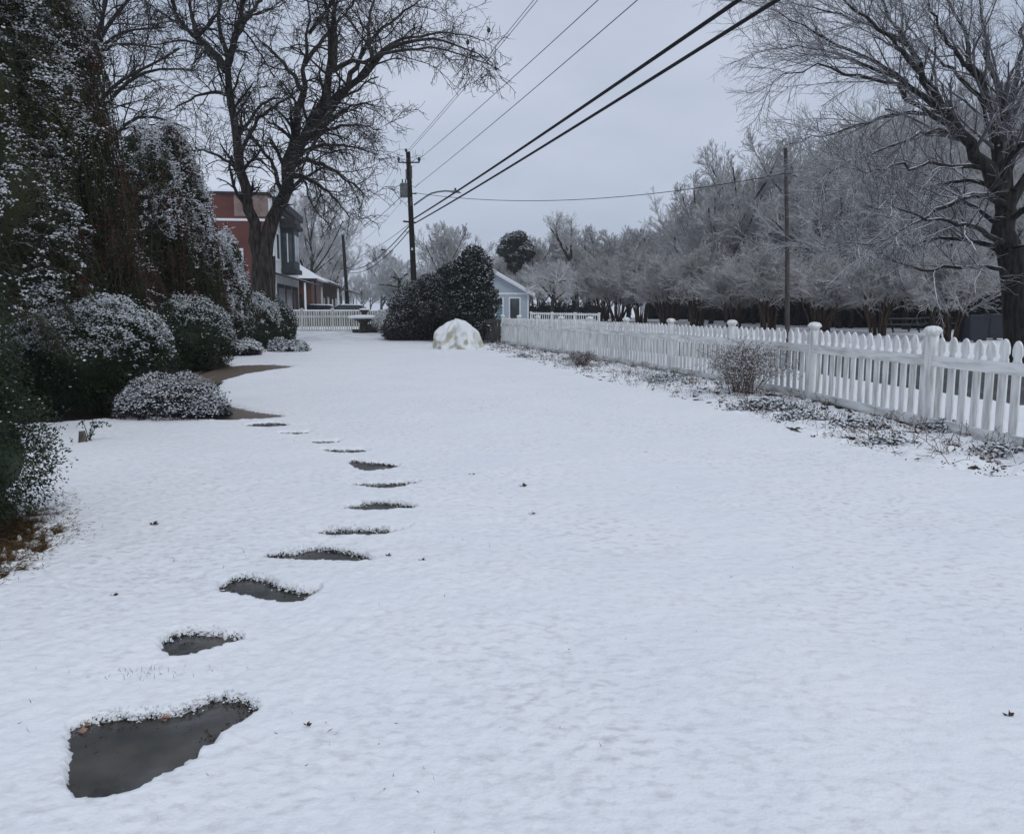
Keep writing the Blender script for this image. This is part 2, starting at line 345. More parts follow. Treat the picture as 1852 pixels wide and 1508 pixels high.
def axis_y():
    y = [-30, -12, -5, -2, -.5, .4, 1.0]; v = 1.4
    while v < 11.5: y.append(v); v += max(.007, .0042 * v)
    while v < 62: y.append(v); v += .0075 * v
    while v < 760: y.append(v); v *= 1.06
    y.append(760)
    return np.array(y)
def axis_x():
    x = list(np.arange(-3.6, .3, .0135)); v = .3
    while v < 7.5: x.append(v); v += .045
    while v < 16: x.append(v); v += .12
    st = .15
    while v < 560: x.append(v); v += st; st *= 1.12
    x.append(560)
    v = -3.6 - .03; l = []; st = .035
    while v > -12: l.append(v); v -= st; st = min(st * 1.02, .1)
    while v > -560: l.append(v); v -= st; st *= 1.12
    l.append(-560)
    return np.array(l[::-1] + x)
gx, gy = axis_x(), axis_y()
X, Y = np.meshgrid(gx, gy)
base = elev(X, Y)
cover = np.ones(X.shape)
near = (Y > 1) & (Y < 60) & (np.abs(X) < 40)
rag = (fbm(X * 22, Y * 22, 3, 3) - .5) * .055 + (fbm(X * 7, Y * 7, 2, 9) - .5) * .05
lump = (fbm(X * 9, Y * 9, 3, 21) - .5) * .014 + (fbm(X * 1.3, Y * 1.3, 2, 25) - .5) * .03 + (fbm(X * 30, Y * 30, 2, 27) - .5) * .009
snow_h = SNOW_T + np.where(near, lump, 0)
hole = np.zeros(X.shape)                      # 1 = no snow
def region(poly, pad):
    return (X > poly[:, 0].min() - pad) & (X < poly[:, 0].max() + pad) & (Y > poly[:, 1].min() - pad) & (Y < poly[:, 1].max() + pad)
for st in STONES:
    k = region(st, .3); sd = poly_sd(st, X[k], Y[k]) + rag[k] * .6 + (fbm(X[k] * 55, Y[k] * 55, 2, 5) - .5) * .03 + .004 * max(0, st[0, 1] - 3)
    w = np.maximum(.018, .0035 * Y[k])
    hole[k] = np.maximum(hole[k], sstep(-w, w * .5, sd))
k = region(PATH, .5); sd = poly_sd(PATH, X[k], Y[k]) + rag[k] * .8; hole[k] = np.maximum(hole[k], sstep(-.06, .03, sd))
for si, so in enumerate(SOIL_SHADE):
    k = region(so, .9); sd = poly_sd(so, X[k], Y[k])
    sp = (fbm(X[k] * 16, Y[k] * 16, 3, 31) - .5)
    hole[k] = np.maximum(hole[k], sstep(-.02, .06, sd + rag[k] + (sp * .75 if si else sp * .25) - (.10 if si else 0)))
k = region(ROAD, .6); sd = poly_sd(ROAD, X[k], Y[k]) + rag[k] * 3; hole[k] = np.maximum(hole[k], sstep(-.12, .18, sd))
# planting bed beside the fence: lumpy, with litter showing
bed_x = np.interp(Y, BED_LINE[::-1, 1], BED_LINE[::-1, 0]); fence_pts = np.array(FENCE)
fx = np.interp(Y, fence_pts[:, 1], fence_pts[:, 0])
inbed = sstep(-.10, .12, X - bed_x + rag * 2) * sstep(-.2, .1, fx + .25 - X) * (Y > 5) * (Y < 38)
lit = fbm(X * 8, Y * 5, 3, 41)
snow_h = snow_h + inbed * ((fbm(X * 4, Y * 4, 3, 43) - .5) * .11 + (fbm(X * 13, Y * 13, 2, 44) - .5) * .05 - .012)
under = sstep(.16, .04, np.abs(X - fx)) * (Y > 5) * (Y < 30) * sstep(.30, .55, fbm(X * 5, Y * 3, 2, 47))
holeb = inbed * sstep(.62, .76, lit + .10 * sstep(.55, 1, 1 - np.abs(fx - X) / .8))
holeb = np.maximum(holeb, under)
# thin cover over the rise before the far fence
thin = sstep(37, 38.5, Y + rag * 8) * sstep(45.5, 44, Y) * (X < 0) * (X > -17)
holeb = np.maximum(holeb, thin * (.45 + .4 * fbm(X * 2, Y * 5, 3, 51)) * .62)
cover = 1 - np.maximum(hole, holeb)
Z = base + np.maximum(hole * -.03, -.03) + snow_h * (1 - hole) * (1 - .5 * holeb)
far_flat = ~near
Z[far_flat] = (base + SNOW_T * (1 - hole) - .03 * hole)[far_flat]
ny, nx = X.shape
idx = np.arange(ny * nx).reshape(ny, nx)
g = MB(); g.add(np.stack([X, Y, Z], -1).reshape(-1, 3), np.stack([idx[:-1, :-1], idx[:-1, 1:], idx[1:, 1:], idx[1:, :-1]], -1).reshape(-1, 4))
lawn = kind(g.build('snow_lawn', M['ground'], smooth=True, attr=(cover * 1.0).ravel()), 'structure')

def flat_slab(poly, z0, z1, name, m, grow=1.0, wob=0):
    p = np.asarray(poly)[:, :2]; c = p.mean(0); p = c + (p - c) * grow
    b = MB(); b.prism(p, (0, 0, z0), (1, 0, 0), (0, 1, 0), (0, 0, z1 - z0)); return b.build(name, m)
rd = MB(); _n = len(_rl); _l = np.c_[_rl, elev(_rl[:, 0], _rl[:, 1])]; _r = np.c_[_rr, elev(_rr[:, 0], _rr[:, 1])]
_t = np.linspace(0, _n - 1, 160); _f = lambda a: np.stack([np.interp(_t, np.arange(_n), a[:, i]) for i in range(2)], 1)
_l, _r = _f(_rl), _f(_rr); _V = []
for q in np.linspace(0, 1, 7):
    p_ = _l * (1 - q) + _r * q; _V.append(np.c_[p_, elev(p_[:, 0], p_[:, 1]) + .004 + .03 * math.sin(q * math.pi)])
_V = np.stack(_V, 1); _i = np.arange(160 * 7).reshape(160, 7)
rd.add(_V.reshape(-1, 3), np.stack([_i[:-1, :-1], _i[:-1, 1:], _i[1:, 1:], _i[1:, :-1]], -1).reshape(-1, 4)); kind(rd.build('road', M['road'], smooth=True), 'structure')
pp = MB(); pp.prism(PATH[:, :2], (0, 0, -.05), (1, 0, 0), (0, 1, 0), (0, 0, .052)); kind(pp.build('path', M['path']), 'structure')
STONE_LABELS = ['large near wet slate stepping stone with dead leaves along its back edge',
 'small half-moon wet stepping stone, second from the near end of the row',
 'rounded wet stepping stone with a notch in the snow lip on its right',
 'long flat stepping stone between the rounded stone and the first dark slit',
 'slit of dark stepping stone just beyond the long flat one, slanting up rightward',
 'dark stepping stone with a peaked back edge in the middle of the row',
 'wide slit of stepping stone bowed downward, right-hand end of the curve',
 'short stepping stone showing a triangle of grey slate where the row turns left',
 'narrow dark slit of stepping stone just past the turn of the row',
 'smallest barely uncovered stepping stone, between two dark slits beyond the turn',
 'thin faint stepping stone second before the brown path',
 'last stepping stone of the row, touching the brown path']
for i, st in enumerate(STONES):
    o = flat_slab(st + np.array([0, -.0, 0]), -.06, .006, 'stepping_stone', M['slate'], 1.14)
    tag(o, STONE_LABELS[i], 'stepping stone', 'stepping stones across the snowy lawn')

# ---------------------------------------------------------------- branching
def resample(P, R, K):
    P = np.asarray(P, float); R = np.asarray(R, float)
    s = np.r_[0, np.cumsum(np.linalg.norm(np.diff(P, axis=0), axis=1))]; t = np.linspace(0, s[-1], K)
    # smooth (Catmull-like) by cubic blending of linear pieces
    Q = np.stack([np.interp(t, s, P[:, k]) for k in range(3)], 1); q = Q.copy()
    for _ in range(2): q[1:-1] = .25 * q[:-2] + .5 * q[1:-1] + .25 * q[2:]
    return q, np.interp(t, s, R)
def spawn(P, R, m, r, ang=(35, 65), length=(1, 2), rel=False, up=.05, wob=.18, tmin=.2, K=5, rr=.6, rtip=.4, rmin=.004, tpow=1.0, hang=0):
    N, K0, _ = P.shape; I = np.repeat(np.arange(N), m)
    t = tmin + (1 - tmin) * ((np.tile(np.arange(m), N) + r.random(N * m)) / m) ** tpow
    f = t * (K0 - 1); i0 = np.minimum(f.astype(int), K0 - 2); w = (f - i0)[:, None]
    A = P[I, i0] * (1 - w) + P[I, i0 + 1] * w; T = norm(P[I, i0 + 1] - P[I, i0])
    Rp = R[I, i0] * (1 - w[:, 0]) + R[I, i0 + 1] * w[:, 0]
    q = norm(np.cross(T, r.normal(size=T.shape))); a = np.radians(r.uniform(*ang, size=len(t)))[:, None]
    d = norm(T * np.cos(a) + q * np.sin(a) + [0, 0, up * 2])
    if rel:
        Lp = np.linalg.norm(np.diff(P, axis=1), axis=2).sum(1)[I]; L = Lp * r.uniform(*length, size=len(t)) * (1.15 - .6 * t)
    else: L = r.uniform(*length, size=len(t)) * (1.15 - .4 * t)
    out = np.empty((len(t), K, 3)); out[:, 0] = A; st = (L / (K - 1))[:, None]
    for k in range(1, K):
        d = norm(d + r.normal(size=d.shape) * wob + [0, 0, up - hang * k / K]); out[:, k] = out[:, k - 1] + d * st
    r0 = np.maximum(Rp * rr, rmin); r1 = np.maximum(r0 * rtip, rmin * .8)
    return out, r0[:, None] + (r1 - r0)[:, None] * np.linspace(0, 1, K)[None]

# ---------------------------------------------------------------- small scatter helpers
OCT_F = np.array([[0, 2, 4], [2, 1, 4], [1, 3, 4], [3, 0, 4], [2, 0, 5], [1, 2, 5], [3, 1, 5], [0, 3, 5]])
def blobs(mb, P, S, rng, mi=0):
    """small lumpy flattened lumps at P with sizes S (n,3)"""
    n = len(P)
    if n == 0: return
    a = rng.random(n) * 6.283; c, s = np.cos(a), np.sin(a)
    d = np.array([[1, 0, 0], [-1, 0, 0], [0, 1, 0], [0, -1, 0], [0, 0, 1], [0, 0, -1.0]])
    j = 1 + (rng.random((n, 6, 3)) - .5) * .7
    L = d[None] * j * S[:, None, :] + (rng.random((n, 6, 3)) - .5) * .5 * S[:, None, :]
    V = np.stack([L[..., 0] * c[:, None] - L[..., 1] * s[:, None], L[..., 0] * s[:, None] + L[..., 1] * c[:, None], L[..., 2]], -1) + P[:, None]
    mb.add(V, (np.arange(n)[:, None, None] * 6 + OCT_F[None]).reshape(-1, 3), mi)
def leaves(mb, P, D, Ln, Wd, rng, mi=0):
    """diamond leaves from P along D"""
    n = len(P)
    if n == 0: return
    D = norm(D); r = norm(rng.normal(size=(n, 3))); S = norm(np.cross(D, r)); U = np.cross(S, D)
    Ln = np.broadcast_to(np.asarray(Ln, float), (n,))[:, None]; Wd = np.broadcast_to(np.asarray(Wd, float), (n,))[:, None]
    V = np.stack([P, P + D * Ln * .45 + S * Wd * .5 + U * Ln * .08, P + D * Ln, P + D * Ln * .45 - S * Wd * .5 + U * Ln * .08], 1)
    mb.add(V, np.arange(n * 4).reshape(n, 4), mi)

rng = default_rng(11)
# ragged grass fringe and snow crumbs along the back rims of the stones and the path
gr, cr = MB(), MB()
def fringe(poly, dens, hgt):
    P = np.asarray(poly); Q = np.roll(P, -1, 0); c = P.mean(0)
    for a, b in zip(P, Q):
        e = b - a; L = np.hypot(e[0], e[1]); out = np.array([e[1], -e[0], 0]) / max(L, 1e-6)
        if np.dot(out, (a + b) / 2 - c) < 0: out = -out
        if out[1] < -.15: continue
        back = .35 + .65 * max(out[1], 0)
        n = rng.poisson(L * dens * back)
        if n:
            t = rng.random(n)[:, None]
            p = a + e * t + out * (rng.random(n)[:, None] * .030 - .008); p[:, 2] = rng.random(n) * .018
            d = -out * (.2 + .5 * rng.random(n))[:, None] + rng.normal(size=(n, 3)) * .5 + np.array([0, 0, .75])
            leaves(gr, p, d, hgt * (.5 + .8 * rng.random(n)), .006 + .003 * a[1] / 8, rng)
        n = rng.poisson(L * dens * .7 * back * (a[1] < 6.5))
        if n:
            t = rng.random(n)[:, None]
            w_ = rng.normal(size=(n, 1)) * .013 + .002; p = a + e * t + out * w_; p[:, 2] = np.clip(.024 + w_[:, 0] * .7, .008, SNOW_T) + rng.random(n) * .010
            s = (.0025 + .0055 * rng.random((n, 1)) ** 2) * np.array([1.2, 1., .75]); blobs(cr, p, s, rng)
for st in STONES: fringe(st, 560, .017)
# a few blades standing through the cover
n = 2600
p = np.c_[rng.uniform(-4, 6, n), 1.6 + rng.random(n) ** 1.3 * 12, np.full(n, SNOW_T - .012)]
k = (poly_sd(PATH, p[:, 0], p[:, 1]) < 0) & (fbm(p[:, 0] * 1.5, p[:, 1] * 1.5, 2, 61) > .55)
p = p[k]; leaves(gr, p, rng.normal(size=p.shape) * .6 + [0, 0, .7], .016 + .022 * rng.random(len(p)), .0028, rng)
# the grass tuft band behind the first stone
p = ground(250, 1235) + rng.normal(size=(70, 3)) * [.13, .05, 0]; p[:, 2] = SNOW_T - .01
leaves(gr, p, rng.normal(size=p.shape) * .5 + [0, 0, .8], .022 + .016 * rng.random(len(p)), .0016, rng)
kind(gr.build('grass', M['grass']), 'stuff')
kind(cr.build('snow_crumbs', M['snow'], smooth=True), 'stuff')
# leaf litter lying in the planting bed and under the left bush
lt = MB()
yy = 6 + rng.random(30000) * 30; bx = np.interp(yy, BED_LINE[::-1, 1], BED_LINE[::-1, 0]); fx2 = np.interp(yy, fence_pts[:, 1], fence_pts[:, 0])
xx = bx + (fx2 + .1 - bx) * rng.random(len(yy)) ** .8
k = fbm(xx * 3.0, yy * 2.4, 3, 71) + .16 * rng.random(len(xx)) > .635
p = np.c_[xx[k], yy[k], .02 + .045 * rng.random(k.sum())]
leaves(lt, p, rng.normal(size=p.shape) * [1, 1, .45] + [0, 0, .25], .018 + .028 * rng.random(len(p)), .009 + .011 * rng.random(len(p)), rng)
kind(lt.build('leaf_litter', M['leaf_litter']), 'stuff')
yy = 6 + rng.random(1500) * 30; bx = np.interp(yy, BED_LINE[::-1, 1], BED_LINE[::-1, 0]); fx2 = np.interp(yy, fence_pts[:, 1], fence_pts[:, 0]); xx = bx + .12 + (fx2 - bx - .1) * rng.random(len(yy)) ** .7
k = fbm(xx * 2.2 + 9, yy * 1.6, 3, 77) > .47; xx, yy = xx[k], yy[k]; n = len(xx); z = np.linspace(0, 1, 5); d = rng.normal(size=(n, 2)) * .10; hh = .05 + .14 * rng.random(n) ** 1.6
P = np.stack([xx[:, None] + d[:, :1] * z, yy[:, None] + d[:, 1:] * z, .02 + hh[:, None] * np.sin(z * 2.0)[None]], -1); R_ = np.full((n, 5), .0035)
b = MB(); b.tubes(P, R_, 3); a1, q1 = spawn(P, R_, 4, rng, (30, 75), (.04, .12), K=3, rmin=.003); b.tubes(a1, q1, 3); kind(b.build('dried_stems', M['dry_stem']), 'stuff')
lt = MB(); P0 = np.array([ground(x, y) for x, y in [(-20, 1040), (40, 1000), (90, 960), (110, 930), (150, 900), (170, 960), (60, 950)]])
p = P0[rng.integers(0, len(P0), 15000)] + rng.normal(size=(15000, 3)) * [.15, .17, 0]; p[:, 2] = .0 + .05 * rng.random(len(p))
sdm = poly_sd(SOIL_SHADE[1], p[:, 0], p[:, 1]); p = p[sdm + rng.normal(size=len(p)) * .09 > -.06]
leaves(lt, p, rng.normal(size=p.shape) * [1, 1, .3] + [0, 0, .12], .02 + .035 * rng.random(len(p)), .003 + .003 * rng.random(len(p)), rng, 0)
kind(lt.build('pine_straw', mat('pine_straw', (.07, .042, .018), (.16, .10, .045), 15, .8)), 'stuff')

lb = MB()
for st, nn in zip(STONES[:5], (230, 60, 70, 40, 30)):
    c = st.mean(0); e = st[rng.integers(0, len(st), nn)]; e = e[e[:, 1] > c[1] - .02]; q = e + (c - e) * (.03 + .30 * rng.random((len(e), 1)) ** 2.2) + rng.normal(size=e.shape) * .022; q[:, 2] = .010
    leaves(lb, q, rng.normal(size=q.shape) * [1, 1, .25] + [0, 0, .1], .006 + .014 * rng.random(len(q)) ** 2, .005 + .006 * rng.random(len(q)), rng)
kind(lb.build('leaf_crumbs', M['leaf_litter']), 'stuff')
# ---------------------------------------------------------------- dead leaves on the snow
LEAVES = [(277, 961, .05, 'curled dark leaf on the snow left of the rounded stepping stone'),
 (205, 1092, .035, 'dark leaf on the snow just above the half-moon stepping stone'),
 (555, 1333, .024, 'tiny dark leaf right of the large near stepping stone'),
 (1822, 1315, .032, 'dark leaf at the right edge of the open lawn'),
 (945, 889, .05, 'upright dark leaf alone in the middle of the lawn'),
 (1165, 827, .04, 'small dark leaf on the lawn toward the planting bed'),
 (1470, 797, .05, 'dark leaf lying on the edge of the planting bed'),
 (853, 868, .045, 'flat leaf on the lawn right of the bowed stepping stone'),
 (702, 1018, .03, 'leaf scrap just right of the long flat stepping stone'),
 (763, 1028, .035, 'leaf scrap farther right of the long flat stepping stone'),
 (962, 941, .035, 'faint flat leaf below the upright leaf in the middle')]
for px, py, s, lab in LEAVES:
    b = MB(); g0 = ground(px, py) + [0, 0, SNOW_T + .002]
    q = np.repeat(g0[None], 3, 0)
    leaves(b, q, np.array([[1, .3, .35], [.5, .8, .6], [-.6, .3, .3]]), np.array([s, s * 1.0, s * .8]) * .9, np.array([.55, .5, .4]) * s, rng)
    if 'upright' in lab: leaves(b, q[:1], np.array([[.1, 0, 1.]]), s, s * .3, rng)
    tag(b.build('fallen_leaf', M['leaf_litter']), lab, 'leaf', 'dark leaves fallen on the snow')
for (px, py), lab in zip([(145, 1312), (140, 1322), (290, 1300), (322, 1287)], ['pinkish dead leaf in the left back corner of the large stone', 'second pinkish dead leaf, nearer the left edge of the large stone',
        'pale dead leaf on wet slate at the middle of the back rim', 'pale dead leaf right of centre on the rim of the large stone']):
    b = MB(); g0 = ground(px, py, .012)
    leaves(b, np.repeat(g0[None], 2, 0), np.array([[1, .1, .1], [.9, .4, .15]]), .035, .03, rng)
    tag(b.build('dead_leaf', M['pink_leaf']), lab, 'leaf', 'dead leaves on the nearest stepping stone')

# ---------------------------------------------------------------- picket fences
def picket_outline(w, h):
    r = [(.42, 0), (.42, h - .225), (.35, h - .21), (.36, h - .185), (.50, h - .16), (.50, h - .10), (.40, h - .05), (.20, h - .012)]
    R = [(x * w, z) for x, z in r]
    return R + [(0, h)] + [(-x, z) for x, z in R[::-1]]
def fence_post(root, p, m, h=1.2, s=.108):
    b = MB(); b.box(p + [0, 0, h / 2 - .05], (s, s, h + .1), rz=.15); po = b.build('post', m, root)
    c = MB(); k = s / 2 * 1.414
    prof = [(0, h - .01), (k * 1.02, h - .01), (k * 1.12, h + .012), (k * 1.42, h + .03), (k * 1.46, h + .05), (k * 1.30, h + .068), (k * 1.15, h + .085), (k * .75, h + .10), (0, h + .108)]
    c.lathe(prof, p, 14); o = c.build('cap', m, root, smooth=True)
    o.parent = po; o.location = (0, 0, 0)
    return po
def picket_bay(root, a, b_, npk, m, side, hp=1.17, pw=.150, seed=0):
    r = default_rng(seed); d = b_ - a; L = np.hypot(d[0], d[1]); u = d / L; uu = np.array([u[0], u[1], 0]); uu = uu / np.linalg.norm(uu)
    nrm = np.array([-uu[1], uu[0], 0]) * side       # towards the garden
    b = MB()
    for i in range(npk):
        t = (i + .5 + r.normal() * .03) / npk * (L - .13) + .065
        o = a + u * t + nrm * -.012 + [0, 0, .05 + r.normal() * .009]; tilt = r.normal() * .010
        b.prism(picket_outline(pw * (1 + r.normal() * .03), hp - .05), o, uu, np.array([uu[0] * tilt, uu[1] * tilt, 1]), -nrm * .02)
    pn = b.build('pickets', m, root)
    for z0, z1 in ((.80, .935), (.03, .155)):
        q = MB(); c = (a + b_) / 2 + [0, 0, (z0 + z1) / 2] + nrm * .008
        Mx = np.stack([u * 1.0, nrm, [0, 0, 1]], 1)
        q.box(c, (L - .106, .036, z1 - z0), M=Mx); rl = q.build('rail', M['fence_rail'] if m is M['fence'] else m, root); rl.parent = pn; rl.location = (0, 0, 0)
    return pn
fr = thing('picket_fence', 'long white picket fence with capped posts running back along the right of the lawn', 'fence', FENCE[5])
for i, p in enumerate(FENCE):
    fence_post(fr, p, M['fence'])
    if i: picket_bay(fr, FENCE[i - 1], p, 14, M['fence'], 1, seed=i)
shaded_end = FENCE[-1] + np.array([-1.9, .55, 0])
fr2 = thing('shaded_fence_end', 'short fence segment between the holly and the white fence corner, shade put into its dark colour', 'fence', shaded_end)
b = MB(); d = shaded_end - FENCE[-1]; L = np.linalg.norm(d); u = d / L
for i in range(12):
    b.box(FENCE[-1] + u * (.16 + i * .15) + [0, .04, .55], (.135, .022, 1.06 + .02 * (i % 3)), rz=math.atan2(u[1], u[0]))
bp_ = b.build('boards', M['wood_grey'], fr2)  # fence segment in shade; the shade is put into the dark board colour
for z in (.3, .95):
    b = MB(); b.box((FENCE[-1] + shaded_end) / 2 + [0, .005, z], (L - .15, .04, .1), rz=math.atan2(u[1], u[0])); b.build('rail', M['wood_grey'], fr2)
# far fence across the end of the garden
FA, FB = ground(505, 600.5), col(712, 45.2); FA = col(490, 45.0)
ff = thing('picket_fence', 'low white picket fence across the far end of the lawn behind the stone table', 'fence', FA)
nb = 4; pts = [FA + (FB - FA) * t / nb for t in range(nb + 1)]
for i, p in enumerate(pts):
    p = on(p[0], p[1]); pts[i] = p
    fence_post(ff, p, M['fence_far'], h=1.22, s=.11)
    if i: picket_bay(ff, pts[i - 1], p, 12, M['fence_far'], -1, hp=1.2, pw=.092, seed=40 + i)
# fence on the other side of the street
OA, OB = col(960, 61), col(1084, 55)
of = thing('picket_fence', 'distant white picket fence beyond the street right of the blue house', 'fence', OA)
pts = [OA + (OB - OA) * t / 3 for t in range(4)]
for i, p in enumerate(pts):
    p = on(p[0], p[1]) + [0, 0, .0]; pts[i] = p
    fence_post(of, p, M['fence'], h=.90, s=.10)
    if i: picket_bay(of, pts[i - 1], p, 10, M['fence'], -1, hp=.98, pw=.085, seed=60 + i)

def px_limb(pts, Yc, y0, y1, K=12, taper=(1, 1), wob=0):
    """limb given by photograph points (px, py, half width in px), running from depth Yc+y0 to Yc+y1"""
    n = len(pts); P = [at(x, y, Yc + y0 + (y1 - y0) * i / (n - 1)) for i, (x, y, _) in enumerate(pts)]
    P, R = resample(P, [w * Yc / FPX for *_, w in pts], K)
    q_ = default_rng(int(abs(pts[0][0] * 7 + pts[-1][1] * 13 + n))); L_ = np.linalg.norm(P[-1] - P[0]); j = q_.normal(size=(K, 3)) * L_ * .016 * wob; j[0] = 0
    P = P + j * np.array([1, 1, .8])
    return P, R * (taper[0] - (taper[0] - taper[1]) * np.linspace(0, 1, K) ** 1.6)

# ---- the big forked tree on the left
YT = 34.0
left_limbs = [px_limb(*a, K=16, taper=(.74, .34), wob=.45) for a in [
 ([(470,468,15),(455,400,14),(440,340,13),(427,260,12),(418,190,11),(409,125,10),(407,80,8),(396,30,6),(385,-40,4)], YT, 0, -1),
 ([(409,128,10),(388,98,9),(358,68,8),(330,50,5),(300,30,4),(268,6,3)], YT, -.8, 1.5),
 ([(358,68,7),(346,30,5),(340,-35,3.5)], YT, 0, 1),
 ([(330,50,5),(316,18,4),(312,-30,3)], YT, .6, 2),
 ([(358,66,5),(385,40,4),(400,10,3),(405,-30,2)], YT, 0, -2),
 ([(411,118,9),(425,70,8),(438,20,6.5),(450,-60,4.5)], YT, -.8, -3),
 ([(425,70,7),(440,40,6),(470,5,5),(490,-40,3)], YT, -1.4, 1),
 ([(478,468,19),(494,410,17),(508,355,16),(520,310,16),(530,265,13),(540,215,12),(548,165,9),(551,120,7),(560,60,5),(560,0,3.5),(562,-40,3)], YT, 0, 2),
 ([(520,312,14),(550,255,13),(575,200,12),(592,160,11),(604,125,10),(598,70,7),(583,-20,4.5)], YT, .6, -1.5),
 ([(603,130,8),(608,70,6.5),(602,0,5),(598,-60,4)], YT, -1, -2.5),
 ([(540,262,12),(583,212,11),(622,168,9),(655,140,8),(675,112,7),(705,82,6),(750,66,5),(800,70,4),(850,90,3),(890,116,2)], YT, .6, -4),
 ([(622,168,7),(650,105,5.5),(690,50,4.5),(740,15,3.5),(790,-15,2.5)], YT, -.5, 1.5),
 ([(655,138,6),(690,90,5),(730,68,4),(780,62,3.3),(830,60,2.6),(878,76,2)], YT, -1, 0),
 ([(604,128,6),(640,112,5),(690,100,4),(740,84,3.2),(800,86,2.6),(860,106,2),(905,128,1.6)], YT, -1, -6),
 ([(592,162,8),(600,210,6),(560,270,5),(545,310,4)], YT, -.8, -2),
 ([(524,300,8),(555,285,6),(592,300,5),(632,328,4),(668,362,2.5)], YT, .3, -3),
 ([(520,318,8),(560,322,5.5),(600,352,4.5),(632,392,2.5)], YT, .3, -2),
 ([(530,285,7),(580,262,5.5),(630,262,4),(680,280,2.5)], YT, .5, 3),
 ([(538,255,7),(590,235,5),(640,225,4),(690,235,2.5)], YT, .5, -4),
 ([(560,250,7),(610,205,5),(650,185,4),(690,195,2.5)], YT, .5, 2.5),
 ([(424,176,5),(395,166,4),(360,170,3.5),(330,188,2.8),(298,205,2)], YT, -.4, -2),
 ([(438,320,5),(415,290,4),(375,272,3.5),(335,274,2.8),(298,300,2)], YT, -.2, 2),
 ([(432,285,5),(465,215,4.5),(500,190,4),(540,165,3)], YT, -.2, -3),
 ([(430,250,4.5),(470,190,4),(500,175,3.5),(525,185,3)], YT, -.2, 2),
 ([(510,350,6),(490,290,4.5),(460,250,4),(430,215,2.6)], YT, .1, -2.5),
 ([(548,165,6),(520,120,5),(490,90,4),(455,60,3)], YT, 1.6, 3.5),
 ([(551,118,6),(585,70,5),(620,30,4),(655,-20,3)], YT, 1.7, 4),
 ([(560,60,5),(590,20,4),(620,-25,3)], YT, 1.9, 0),
 ([(675,112,5),(665,60,4.5),(672,0,3.5),(690,-40,2.5)], YT, -2, 1),
]]
r = default_rng(21)
base_l = on(at(480, 561, YT)[0], YT)
tl = thing('bare_tree', 'tall bare tree with a forked trunk in front of the brick building', 'tree', base_l)
b = MB()
P, R = px_limb([(478, 632, 24), (477, 600, 22), (477, 540, 20.5), (476, 490, 21), (477, 462, 20)], YT, 0, 0, 9); b.tubes(P[None], R[None], 14)
for P, R in left_limbs[:1] + left_limbs[7:8]: b.tubes(P[None], R[None], 12)
b.build('trunk', M['bark'], tl, smooth=True)
b = MB()
for P, R in left_limbs[1:7] + left_limbs[8:]: b.tubes(P[None], R[None], 9)
b.build('limbs', M['bark'], tl, smooth=True)
LP = np.stack([p for p, _ in left_limbs]); LR = np.stack([q for _, q in left_limbs])
a1, b1 = spawn(LP, LR, 13, r, (25, 70), (.9, 2.6), up=.02, wob=.20, tmin=.12, K=7, rr=.40, rmin=.010, hang=.12)
a2, b2 = spawn(a1, b1, 8, r, (30, 70), (.35, 1.2), up=.0, wob=.24, tmin=.15, K=6, rr=.6, rmin=.0095, hang=.12)
a3, b3 = spawn(a2, b2, 4, r, (30, 70), (.15, .5), up=.0, wob=.25, tmin=.2, K=4, rr=.7, rmin=.008)
b = MB(); b.tubes(a1, b1, 5); b.tubes(a2, b2, 4); b.tubes(a3, b3, 3)
b.build('twigs', M['bark_twig'], tl, smooth=True)
# seed pods hanging at the tip of the arching limb
for px, py in [(884, 55), (846, 77)]:
    sb = MB(); sb.lathe([(0, -.10), (.06, -.06), (.07, 0), (.05, .07), (0, .10)], at(px, py, YT - 3), 7); sb.build('seed_pod', M['metal_dark'], tl, smooth=True)

